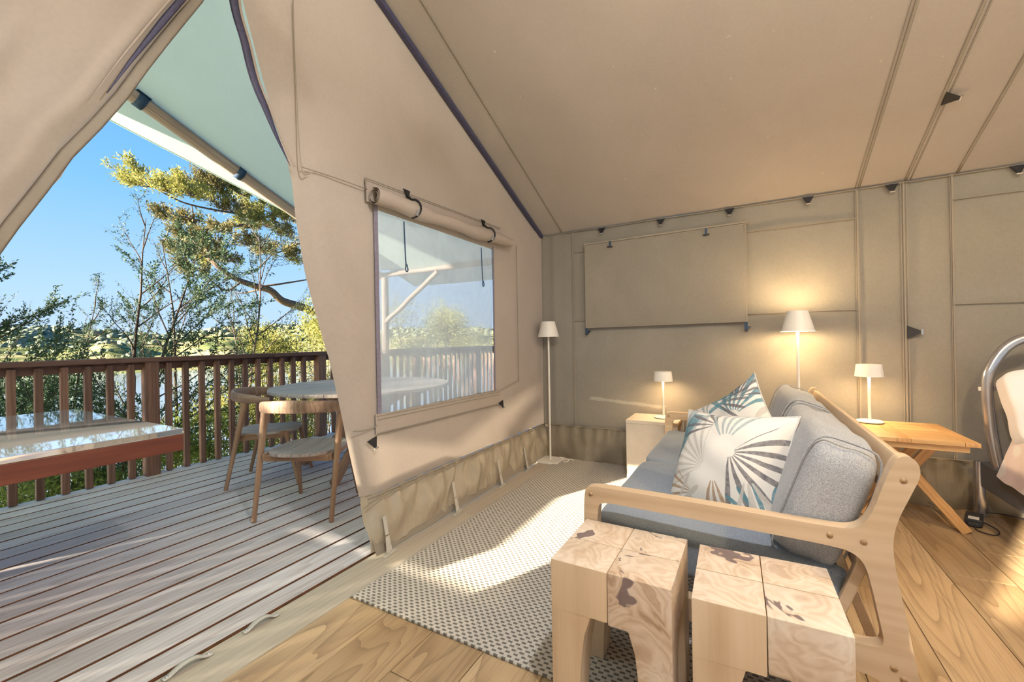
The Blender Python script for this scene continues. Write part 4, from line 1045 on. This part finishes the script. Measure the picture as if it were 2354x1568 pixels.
# ---------------------------------------------------------------- deck furniture
def bok_chair(name, loc, rz, label):
    t = empty(name, (*loc, -.003), rz, label, 'chair', 'teak chairs at the round deck table')
    def leg(a, b, r0, r1, mat):
        a, b = Vector(a), Vector(b); d = b - a; L = d.length; x = d / L; y = Vector((0, 1, 0)); y = (y - x * y.dot(x)).normalized(); z = x.cross(y)
        V, F = tube_geo([(-L / 2 + L * i / 8, 0, 0) for i in range(9)], [r0 + (r1 - r0) * (i / 8) ** 1.5 for i in range(9)], 12); me = pymesh('leg', V, F, mat); smooth_by_angle(me)
        o = ob('leg', me, t); m = Matrix((x, y, z)).transposed().to_4x4(); m.translation = (a + b) / 2; o.matrix_local = m; return o
    for s in (-1, 1):
        leg((-.265, s * .255, .003), (-.115, s * .262, .70), .015, .026, M['teak_leg'])
        leg((.262, s * .225, .003), (.165, s * .195, .432), .014, .021, M['teak_leg'])
        bar('side_rail', (-.20, s * .225, .405), (.17, s * .195, .415), .022, .05, M['teak_leg'], t, .006)
    bar('cross_rail', (.165, -.195, .41), (.165, .195, .41), .022, .045, M['teak_leg'], t, .006); bar('cross_rail', (-.19, -.215, .40), (-.19, .215, .40), .022, .045, M['teak_leg'], t, .006)
    # bent back rail with short arms, a broad tapering band
    P_ = [(.075, .285, .715), (-.03, .290, .722), (-.13, .272, .732), (-.215, .20, .742), (-.262, .10, .748), (-.275, 0, .75)]; P_ = P_ + [(a, -b, c) for a, b, c in P_[-2::-1]]
    path = catmull(P_, 5); n = len(path); V, F = [], []
    for i, p in enumerate(path):
        tn = (path[min(i + 1, n - 1)] - path[max(i - 1, 0)]).normalized(); w = Vector((0, 0, 1)).cross(tn).normalized(); s_ = abs(i / (n - 1) * 2 - 1)
        hh = .034 + .010 * (1 - s_) - .020 * max(0, s_ - .72) / .28 ; th = .012 + .010 * s_
        for k in range(12):
            a = 2 * PI * k / 12; c_, s2 = math.cos(a), math.sin(a); e = .75
            V.append(p + w * (math.copysign(abs(c_) ** e, c_) * th) + Vector((0, 0, math.copysign(abs(s2) ** e, s2) * hh)))
    for i in range(n - 1):
        for k in range(12): F.append((i * 12 + k, i * 12 + (k + 1) % 12, (i + 1) * 12 + (k + 1) % 12, (i + 1) * 12 + k))
    F.append(tuple(range(11, -1, -1))); F.append(tuple((n - 1) * 12 + k for k in range(12)))
    me = pymesh('back_rail', V, F, M['teak_weathered']); smooth_by_angle(me); ob('back_rail', me, t)
    # seat of four boards, gently dished
    def half(x): 
        u = (x + .02) / .235; return .232 * max(0, 1 - abs(u) ** 3.2) ** .5
    nb = 4; lim = .225
    for k in range(nb):
        ya, yb = -lim + k * 2 * lim / nb + .0015, -lim + (k + 1) * 2 * lim / nb - .0015
        def sf(u, v, top=True):
            y = ya + u * (yb - ya); m_ = .235 * max(0, 1 - (abs(y) / .235) ** 3.5) ** .45; x = -.02 - m_ + v * 2 * m_
            z = .447 - .012 * (1 - (y / .23) ** 2) - .008 * math.cos((x + .03) * 9); return (x, y, z)
        V, F = [], []; nu, nv = 6, 12
        for zt in (0, -.020):
            for j in range(nv + 1):
                for i in range(nu + 1): p = sf(i / nu, j / nv); V.append((p[0], p[1], p[2] + zt))
        m_ = (nu + 1) * (nv + 1)
        for j in range(nv):
            for i in range(nu):
                q = [j * (nu + 1) + i, j * (nu + 1) + i + 1, (j + 1) * (nu + 1) + i + 1, (j + 1) * (nu + 1) + i]; F.append(q); F.append([m_ + w for w in q[::-1]])
        rim = [i for i in range(nu + 1)] + [j * (nu + 1) + nu for j in range(1, nv + 1)] + [nv * (nu + 1) + i for i in range(nu - 1, -1, -1)] + [j * (nu + 1) for j in range(nv - 1, 0, -1)]
        for a, b in zip(rim, rim[1:] + rim[:1]): F.append((a, m_ + a, m_ + b, b))
        me = pymesh('seat_board', V, F, M['teak_silver']); smooth_by_angle(me); ob('seat_board', me, t)
    return t
bok_chair('deck_chair', (1.905, 2.72), R(28), 'teak deck chair seen from behind, beside the canvas door edge')
bok_chair('deck_chair', (2.16, 3.62), R(-48), 'teak deck chair side-on, nearer the railing')

rt = empty('round_table', (2.80, 3.20, 0), R(-12), 'round teak table on crossed legs out on the deck', 'table')
RT, ZT = .80, .765; nb = 11
for k in range(nb):
    ya, yb = -RT + k * 2 * RT / nb + .002, -RT + (k + 1) * 2 * RT / nb - .002
    pts = []
    for i in range(9):
        y = ya + (yb - ya) * i / 8; pts.append((math.sqrt(max(0, RT * RT - y * y)), y))
    for i in range(8, -1, -1):
        y = ya + (yb - ya) * i / 8; pts.append((-math.sqrt(max(0, RT * RT - y * y)), y))
    pts = [p for i, p in enumerate(pts) if i == 0 or (abs(p[0] - pts[i - 1][0]) + abs(p[1] - pts[i - 1][1])) > 1e-5]
    extrude('top_board', pts, .028, M['teak_silver'], (), 2, .004, 2, rt, (0, 0, ZT - .014))
for a in (R(35), R(125), R(215), R(305)):
    c, s = math.cos(a), math.sin(a); off = (-s * .028, c * .028)
    bar('leg', (c * .62 + off[0], s * .62 + off[1], .012), (-c * .46 + off[0], -s * .46 + off[1], ZT - .032), .05, .075, M['teak_leg'], rt, .006)
for a in (R(35), R(125)):
    c, s = math.cos(a), math.sin(a); bar('top_bearer', (-c * .60, -s * .60, ZT - .055), (c * .60, s * .60, ZT - .055), .07, .05, M['teak_leg'], rt, .005)

def _gloss():
    m, nt, b, o = newmat('polished_top'); f = noise(nt, coords(nt), 2, 3)
    nt.links.new(ramp(nt, f, [(.3, (.80, .86, .92)), (.7, (.88, .92, .97))]), b.inputs['Base Color']); b.inputs['Metallic'].default_value = .85; b.inputs['Roughness'].default_value = .03; return m
M['gloss'] = _gloss(); M['mahogany'] = wood('mahogany_apron', (.06, .012, .008), (.14, .035, .018), (.24, .075, .035), along=0, rough=.45, bumpy=.08)
M['mahoganyy'] = wood('mahogany_apron_y', (.06, .012, .008), (.14, .035, .018), (.24, .075, .035), along=1, rough=.45, bumpy=.08)
mt = empty('outdoor_table', (.25, 3.15, 0), 0, 'mirror-glossy topped table with a red-brown apron on the deck', 'table')
TA, TB, TC, TD = -.75, .752, -.735, .735
box('top', (TA, TC, .725), (TB, TD, .752), M['gloss'], mt, .003)
for yy in (TC + .012, TD - .012): box('apron', (TA, yy - .012, .645), (TB, yy + .012, .7245), M['mahogany'], mt, .003)
for xx in (TA + .012, TB - .012): box('apron', (xx - .012, TC + .025, .645), (xx + .012, TD - .025, .7245), M['mahoganyy'], mt, .003)
for xx in (-.62, .02):
    for yy in (-.5, .5): box('leg', (xx - .04, yy - .04, 0), (xx + .04, yy + .04, .7245), M['mahogany'], mt, .005)

# ---------------------------------------------------------------- outside: ground, water, far shore
def _ground():
    m, nt, b, o = newmat('grass_bank'); v = coords(nt); f = noise(nt, v, 1.1, 6, .65); g = noise(nt, v, 9, 4)
    c = ramp(nt, f, [(.3, (.10, .14, .03)), (.5, (.22, .25, .06)), (.7, (.34, .29, .13))]); c = mixc(nt, mth(nt, 'MULTIPLY', g, .5), c, (.08, .09, .03, 1))
    nt.links.new(c, b.inputs['Base Color']); b.inputs['Roughness'].default_value = .95; bump(nt, b, g, .6, .08); return m
def _far():
    m, nt, b, o = newmat('far_fields'); v = coords(nt, (1, 1, 3)); f = noise(nt, v, .02, 6, .6, .5); g = noise(nt, v, .12, 5, .6)
    c = ramp(nt, f, [(.34, (.07, .10, .045)), (.46, (.20, .22, .09)), (.55, (.42, .37, .19)), (.66, (.50, .44, .27))]); c = mixc(nt, ramp(nt, g, [(.45, (0,) * 3), (.6, (.7,) * 3)]), c, (.05, .075, .035, 1))
    nt.links.new(c, b.inputs['Base Color']); b.inputs['Roughness'].default_value = 1.0; b.inputs['Specular IOR Level'].default_value = 0; return m
def _water():
    m, nt, b, o = newmat('estuary_water'); n = noise(nt, coords(nt, (.6, 2.0, 1)), .9, 4, .6)
    b.inputs['Base Color'].default_value = (.40, .46, .50, 1); b.inputs['Roughness'].default_value = .10; b.inputs['Metallic'].default_value = .55; bump(nt, b, n, .12, .15); return m
ZW = -11.0
def polar(name, r0, r1, a0, a1, nr, na, zf, mat, label, cat, kind='structure', lg=True):
    def f(u, v):
        a = a0 + (a1 - a0) * u; r = r0 * (r1 / r0) ** v if lg else r0 + (r1 - r0) * v
        x, y = r * math.cos(a), r * math.sin(a); return (x, y, zf(x, y, r, a))
    return tag(grid(name, na, nr, f, mat), label, cat, kind=kind)
def zground(x, y):
    d = max(0, y - 3.5) + .25 * max(0, abs(x - 1) - 5)
    return max(ZW - .8, -1.5 - .42 * d - .012 * d * d * .3 + .6 * (fbm(x * .5, y * .5) - .5))
def bank(u, v):
    x = -26 + 62 * u; y = -14 + 48 * v; return (x, y, zground(x, y))
tag(grid('ground', 90, 80, bank, _ground()), 'grassy bank falling from the deck to the water', 'ground', kind='structure')
polar('water', 14, 420, R(-20), R(200), 24, 60, lambda x, y, r, a: ZW, _water(), 'pale shining estuary below the deck', 'water')
def zfar(x, y, r, a):
    t = max(0, min(1, (r - 255) / 60)); d = math.degrees(a)
    hill = 30 * math.exp(-((r - 720) / 170) ** 2) * (.75 + .9 * (fbm(d * .16 + 3, r * .004) - .35)) + 12 * math.exp(-((r - 480) / 70) ** 2) * max(0, fbm(d * .22 + 20, 1) - .30) * 2
    return ZW - 1.5 + t * 3.0 + .012 * max(0, r - 300) + hill + 5 * (fbm(x * .03, y * .03) - .5)
polar('hills', 250, 1500, R(-10), R(190), 70, 240, zfar, _far(), 'far shore of fields and low wooded hills', 'hills')

# ---------------------------------------------------------------- outside: trees
def leafmat(name, lo, hi, trans=.35):
    m, nt, b, o = newmat(name); f = noise(nt, coords(nt), 2.2, 4, .6)
    c = ramp(nt, f, [(.32, lo), (.68, hi)]); nt.links.new(c, b.inputs['Base Color']); b.inputs['Roughness'].default_value = .6; b.inputs['Specular IOR Level'].default_value = .25
    t = nd(nt, 'ShaderNodeBsdfTranslucent'); nt.links.new(c, t.inputs[0]); mx = nd(nt, 'ShaderNodeMixShader'); mx.inputs[0].default_value = trans
    nt.links.new(b.outputs[0], mx.inputs[1]); nt.links.new(t.outputs[0], mx.inputs[2]); nt.links.new(mx.outputs[0], o.inputs[0]); return m
M['leaf_dark'] = leafmat('manuka_leaf', (.025, .055, .028), (.07, .12, .055), .2)
M['leaf_green'] = leafmat('green_leaf', (.10, .155, .04), (.27, .33, .09))
M['leaf_gold'] = leafmat('golden_leaf', (.17, .185, .045), (.37, .355, .11), .4)
M['leaf_olive'] = leafmat('olive_leaf', (.10, .10, .04), (.27, .23, .10), .3)
M['bark'] = simple('grey_brown_bark', (.06, .04, .032), .9, var=.4, nscale=30)
M['bark_pale'] = simple('pale_bark', (.13, .085, .065), .9, var=.4, nscale=30)
def leaves_mesh(name, pts, dirs, size, mat, seed, aspect=.38, jitter=.7):
    """one rhombus per leaf"""
    g = np.random.default_rng(seed); n = len(pts); pts = np.asarray(pts, float); d = np.asarray(dirs, float) + g.normal(0, jitter, (n, 3))
    d /= np.linalg.norm(d, axis=1)[:, None] + 1e-9; s = np.cross(d, g.normal(0, 1, (n, 3))); s /= np.linalg.norm(s, axis=1)[:, None] + 1e-9
    L = (size * g.uniform(.6, 1.35, n))[:, None]; a = pts; b = pts + d * L * .5 + s * L * aspect * .5; c = pts + d * L; e = pts + d * L * .5 - s * L * aspect * .5
    V = np.stack([a, b, c, e], 1).reshape(-1, 3); Q = np.arange(n * 4).reshape(-1, 4); return quadmesh(name, V, Q, mat)
def wander(rng, p, d, L, n, wob, lift):
    path = [Vector(p)]; d = Vector(d).normalized()
    for i in range(n):
        d = (d + Vector((rng.gauss(0, wob), rng.gauss(0, wob), rng.gauss(0, wob) + lift))).normalized(); path.append(path[-1] + d * (L / n))
    return path
def branchdir(rng, d, ang):
    d = Vector(d).normalized(); a = d.orthogonal().normalized(); b = d.cross(a); t = rng.uniform(0, 2 * PI); return d * math.cos(ang) + (a * math.cos(t) + b * math.sin(t)) * math.sin(ang)
def at_path(path, t):
    f = t * (len(path) - 1); i = min(int(f), len(path) - 2); return path[i].lerp(path[i + 1], f - i), (path[i + 1] - path[i]).normalized()
class Plant:
    def __init__(s): s.V, s.F, s.P, s.D = [], [], [], []
    def limb(s, path, r0, r1, sides=5):
        n = len(path); V, F = tube_geo(path, [r0 + (r1 - r0) * i / (n - 1) for i in range(n)], sides, 1, False); k = len(s.V); s.V += V; s.F += [tuple(i + k for i in f) for f in F]
    def leafy(s, rng, path, per_m, spread=.02, t0=.1):
        L = sum((b - a).length for a, b in zip(path, path[1:])); 
        for _ in range(int(L * per_m)):
            p, d = at_path(path, rng.uniform(t0, 1)); s.P.append(p + Vector((rng.gauss(0, spread), rng.gauss(0, spread), rng.gauss(0, spread)))); s.D.append(d)
    def build(s, name, base, label, leafm, size, bark, seed, group, aspect=.38):
        t = empty(name, base, 0, label, 'tree' if 'shrub' not in name else 'shrub', group); b = Vector(base)
        if s.V: ob('branches', pymesh('branches', [v - b for v in s.V], s.F, bark, True), t)
        if s.P: tag(ob('foliage', leaves_mesh('foliage', np.array([(p - b)[:] for p in s.P]), np.array([d[:] for d in s.D]), size, leafm, seed, aspect), t), kind='stuff')
        return t
def manuka(base, h, lean, seed, label, leafm, nb=14, dens=1.0, stems=1, size=.032, ang=38, name='manuka_tree', group='young manuka trees beyond the railing', bl_=.42, t0=.22, tw=9):
    rng = random.Random(seed); pl_ = Plant(); base = Vector(base)
    for st in range(stems):
        d = Vector((lean[0] + rng.gauss(0, .10) * (stems > 1), lean[1] + rng.gauss(0, .10) * (stems > 1), 1)); hh = h * (1 if st == 0 else rng.uniform(.65, .95))
        trunk = wander(rng, base, d, hh, 12, .05, .02); pl_.limb(trunk, .012 * h ** .8, .004)
        for i in range(nb):
            t = t0 + (1 - t0) * (i + rng.random()) / nb; p, td = at_path(trunk, min(.99, t)); L = hh * bl_ * (1.05 - t) ** .7 * rng.uniform(.7, 1.15) + .12
            br = wander(rng, p, branchdir(rng, td, R(ang + rng.gauss(0, 7))), L, 7, .07, .035); pl_.limb(br, .004 * h ** .5, .0015, 4); pl_.leafy(rng, br, 26 * dens, .012, .35)
            for j in range(int(tw)):
                q, bd = at_path(br, rng.uniform(.2, .98)); l2 = L * rng.uniform(.15, .38) + .05; twg = wander(rng, q, branchdir(rng, bd, R(rng.uniform(22, 48))), l2, 4, .06, .03)
                pl_.limb(twg, .0022, .001, 3); pl_.leafy(rng, twg, 75 * dens, .012)
    return pl_.build(name, base, label, leafm, size, M['bark'], seed, group)
def P3(px, py, Y):
    """the point of the plane y = Y that the photograph shows at this pixel"""
    d = _f + _r * ((px - 1177) / FPX) - _u * ((py - 784) / FPX); t = Y / d.y; return Vector((0, 0, H)) + d * t
def gbase(px, Y):
    p = P3(px, 900, Y); return Vector((p.x, Y, zground(p.x, Y) - .05))
def to_h(px, py, Y): return P3(px, py, Y).z
for i, (px, Y, top, lean, st, nb, dens, lab) in enumerate((
        (22, 6.9, 430, (.04, .0), 2, 24, 2.4, 'dense dark manuka tree behind the gathered door leaf'),
        (345, 7.0, 505, (-.10, 0), 1, 15, .9, 'thin manuka sapling leaning left behind the railing post'),
        (445, 7.2, 500, (.0, .02), 1, 22, 1.5, 'tallest straight manuka sapling in the middle of the view'),
        (405, 7.9, 560, (-.04, 0), 1, 15, .8, 'sparse manuka sapling just left of the tallest one'),
        (530, 7.4, 600, (.05, .0), 1, 14, .8, 'sparse manuka sapling to the right of the tallest one'),
        (255, 7.6, 655, (-.06, 0), 2, 13, 1.2, 'short twiggy manuka between the dark tree and the post'),
        (150, 8.6, 690, (.02, 0), 2, 14, 1.9, 'bushy low manuka in front of the far fields'))):
    b = gbase(px, Y); manuka(b, to_h(px, top, Y) - b.z, lean, 20 + i, lab, M['leaf_dark'] if i in (0, 5) else M['leaf_dark'], nb, dens, st, .027 if i else .034, 38 if i else 46, bl_=.36 if i else .42, t0=.30, tw=10 if i else 14)

def shrub(c, rad, seed, label, leafm, n=2600, size=.06, group='shrubs on the bank below the railing', flat=.75, lumps=9):
    """rounded shrub: stems from the ground, leaf clumps through its volume"""
    rng = random.Random(seed); c = Vector(c); base = Vector((c.x, c.y, zground(c.x, c.y) - .05)); pl_ = Plant(); cl = []
    for k in range(lumps):
        v = Vector((rng.gauss(0, 1), rng.gauss(0, 1), rng.gauss(0, 1))).normalized() * rad * rng.uniform(.35, .8); v.z *= flat; q = c + v; cl.append((q, rad * rng.uniform(.30, .5)))
        path = [base, base.lerp(q, .45) + Vector((rng.gauss(0, .1), rng.gauss(0, .1), .1)) * rad, q]; path = catmull(path, 4); pl_.limb(path, .022 * rad, .006 * rad, 5)
        for j in range(7):
            p, d = at_path(path, rng.uniform(.5, 1)); tw = wander(rng, p, branchdir(rng, d, R(40)), rad * rng.uniform(.3, .6), 4, .1, .03); pl_.limb(tw, .006 * rad, .002, 3); pl_.leafy(rng, tw, n / lumps / 7 / rad * .8, .04 * rad)
    for q, r in cl:
        for _ in range(int(n / lumps)):
            v = Vector((rng.gauss(0, 1), rng.gauss(0, 1), rng.gauss(0, 1))).normalized(); rr = r * rng.uniform(.25, 1.05); pl_.P.append(q + v * rr); pl_.D.append(v + Vector((0, 0, .7)))
    return pl_.build('leafy_shrub', base, label, leafm, size, M['bark'], seed, group, .42)
SH = [  # px, py (centre), Y, radius, material, label
    (660, 775, 8.4, .95, 'leaf_gold', 'bright golden shrub crowding the railing at the canvas edge'),
    (740, 745, 9.5, .80, 'leaf_gold', 'tall golden shrub tucked behind the canvas edge'),
    (600, 830, 7.6, .70, 'leaf_gold', 'golden shrub showing above the rail, left of the brightest one'),
    (560, 940, 7.0, .80, 'leaf_gold', 'yellow-green shrub behind the curved chair back'),
    (660, 960, 7.6, .9, 'leaf_gold', 'yellow-green shrub behind the round table'),
    (480, 1000, 6.8, .70, 'leaf_green', 'green shrub behind the middle balusters'),
    (400, 1040, 6.9, .62, 'leaf_green', 'green shrub just right of the railing post'),
    (560, 1060, 6.2, .55, 'leaf_green', 'low green shrub under the chair side of the railing'),
    (60, 930, 8.6, .75, 'leaf_dark', 'dark shrub behind the leftmost balusters'),
    (180, 920, 9.2, .60, 'leaf_dark', 'dark shrub behind the fourth baluster from the left'),
    (300, 960, 9.0, .45, 'leaf_dark', 'small dark shrub left of the railing post'),
    (40, 1150, 6.0, .45, 'leaf_green', 'low green shrub below the glossy table corner'),
    (180, 1130, 6.2, .42, 'leaf_green', 'low green shrub under the third and fourth balusters'),
    (290, 1110, 6.2, .40, 'leaf_green', 'low green shrub at the foot of the railing post'),
    (720, 900, 9.0, .9, 'leaf_olive', 'olive shrub behind the far railing post'),
    (950, 775, 8.6, 1.5, 'leaf_gold', 'golden shrub seen blurred through the milky window'),
    (1080, 745, 9.4, 1.8, 'leaf_gold', 'large golden shrub seen blurred at the right of the milky window')]
for i, (px, py, Y, rad, mt_, lab) in enumerate(SH):
    shrub(P3(px, py, Y), rad, 60 + i, lab, M[mt_], int(5200 * max(.5, rad) ** 1.6), .055 if rad > .6 else .045)
# unseen shrubs added up-sun to throw shade over the deck
for i, (c, rad) in enumerate((((-4.7, 6.9, 2.1), 1.35), ((-4.8, 8.9, 2.0), 1.35), ((-7.8, 9.9, 3.7), 2.3))):
    shrub(c, rad, 90 + i, 'unseen dense shrub added to shade the deck, ' + ('first', 'second', 'third')[i] + ' from the tent', M['leaf_green'], 15000, .10, 'added shade shrubs beyond the near end of the deck')

# the big spreading old tree: limbs come in from the right, foliage in flat plates
def old_tree():
    rng = random.Random(77); pl_ = Plant(); Y0 = 11.0
    def pp(px, py, dy=0): return P3(px, py, Y0 + dy)
    base = Vector((P3(905, 800, Y0).x, Y0, zground(P3(905, 800, Y0).x, Y0)))
    main = catmull([base, pp(880, 900), pp(820, 790), pp(760, 735), (pp(700, 708)), pp(650, 692), pp(622, 668), pp(585, 657), pp(540, 640), pp(500, 612), pp(470, 585, .2), pp(430, 545, .4), pp(400, 500, .5)], 5); pl_.limb(main, .16, .02, 8)
    limbs = [[pp(590, 660), pp(650, 652, -.2), pp(720, 640, -.4), pp(780, 625, -.6)], [pp(555, 648), pp(520, 668, -.2), pp(480, 640, -.3), pp(455, 615, -.3)], [pp(600, 664), pp(570, 672, .3), pp(540, 675, .5)],
             [base.lerp(pp(880, 900), .8), pp(850, 700), pp(800, 600), pp(740, 585), pp(690, 560), pp(640, 580), pp(600, 565), pp(560, 560)],
             [pp(800, 600), pp(760, 540), pp(710, 520), pp(660, 490), pp(600, 500), pp(540, 490), pp(480, 480), pp(420, 465), pp(370, 440), pp(320, 410)],
             [pp(660, 490), pp(600, 450), pp(540, 430), pp(490, 415)], [pp(600, 500), pp(540, 520), pp(450, 505), pp(390, 490)], [pp(710, 520), pp(670, 440), pp(620, 430)], [pp(470, 585, .2), pp(450, 520, .4), pp(440, 470, .4)], [pp(500, 612), pp(470, 560), pp(480, 520)]]
    for k, l in enumerate(limbs):
        L = catmull(l, 5); pl_.limb(L, .045 if k > 2 else .03, .010, 6)
    clumps = [(330, 405, .42), (365, 420, .35), (420, 425, .40), (445, 405, .25), (480, 445, .36), (520, 470, .30), (545, 430, .36), (490, 415, .3), (580, 470, .42), (600, 500, .46), (640, 480, .40), (560, 505, .36), (660, 530, .42), (690, 500, .4), (720, 560, .5), (700, 590, .4),
              (600, 565, .34), (640, 575, .34), (575, 550, .26), (390, 490, .26), (420, 500, .26), (430, 535, .34), (415, 570, .34), (450, 590, .36), (430, 615, .32), (480, 560, .32), (500, 520, .22), (520, 590, .2), (760, 500, .5), (780, 590, .5), (820, 520, .6), (870, 600, .6), (900, 500, .7)]
    gold, olive = Plant(), Plant()
    for j, (px, py, r) in enumerate(clumps):
        c = P3(px, py, Y0 + rng.uniform(-.7, .7)); tgt = gold if rng.random() < .36 else olive
        for s in range(9):
            e = c + Vector((rng.uniform(-1, 1), rng.uniform(-1, 1), rng.uniform(-.2, .45))) * r * 1.15; st = c + Vector((.35, 0, -.35)) * r * 1.3
            tw = catmull([st, st.lerp(e, .5) + Vector((0, 0, -.06)), e], 3); pl_.limb(tw, .012, .003, 3)
            for _ in range(4):
                p, d = at_path(tw, rng.uniform(.4, 1)); t2 = wander(rng, p, branchdir(rng, d, R(30)), r * .45, 3, .1, .1); pl_.limb(t2, .005, .002, 3); tgt.leafy(rng, t2, 120 / max(.5, r), .045)
            tgt.leafy(rng, tw, 75, .06, .45)
    t = pl_.build('old_manuka_tree', base, 'old spreading tree with golden flat-topped clumps under the awning edge', None, .06, M['bark_pale'], 5, None)
    for P_, m_, sd in ((gold, 'leaf_gold', 6), (olive, 'leaf_olive', 7)):
        tag(ob('foliage', leaves_mesh('foliage', np.array([(p - base)[:] for p in P_.P]), np.array([d[:] for d in P_.D]), .07, M[m_], sd, .32), t), kind='stuff')
old_tree()

# woods along the far shore
def woods():
    g = random.Random(12); V, F = [], []
    bm = bmesh.new(); bmesh.ops.create_icosphere(bm, subdivisions=1, radius=1); iv = [v.co.copy() for v in bm.verts]; fi = [[v.index for v in f.verts] for f in bm.faces]; bm.free()
    for _ in range(2600):
        a = R(g.uniform(28, 108)); r = g.choice([g.uniform(600, 790), g.uniform(330, 440), g.uniform(470, 660), g.uniform(640, 760)]); x, y = r * math.cos(a), r * math.sin(a)
        if fbm(x * .012, y * .012) < .44 and r < 600: continue
        z = zfar(x, y, r, a); s = g.uniform(1.0, 2.6) * (1.5 if r > 560 else .8); k = len(V)
        for v in iv:
            q = .55 + 1.0 * fbm(v.x * 2.5 + x, v.y * 2.5 + v.z * 2 + y); V.append((x + v.x * s * q * 1.5, y + v.y * s * q * 1.5, z + s * .4 + v.z * s * q))
        F.extend([tuple(i + k for i in f) for f in fi])
    o = ob('far_woods', pymesh('far_woods', V, F, leafmat('hazed_tree', (.10, .125, .09), (.18, .205, .14), 0), True)); tag(o, 'wooded patches on the far hills across the water', 'woods', kind='stuff')  # leaf colour greyed to stand in for distance haze
woods()
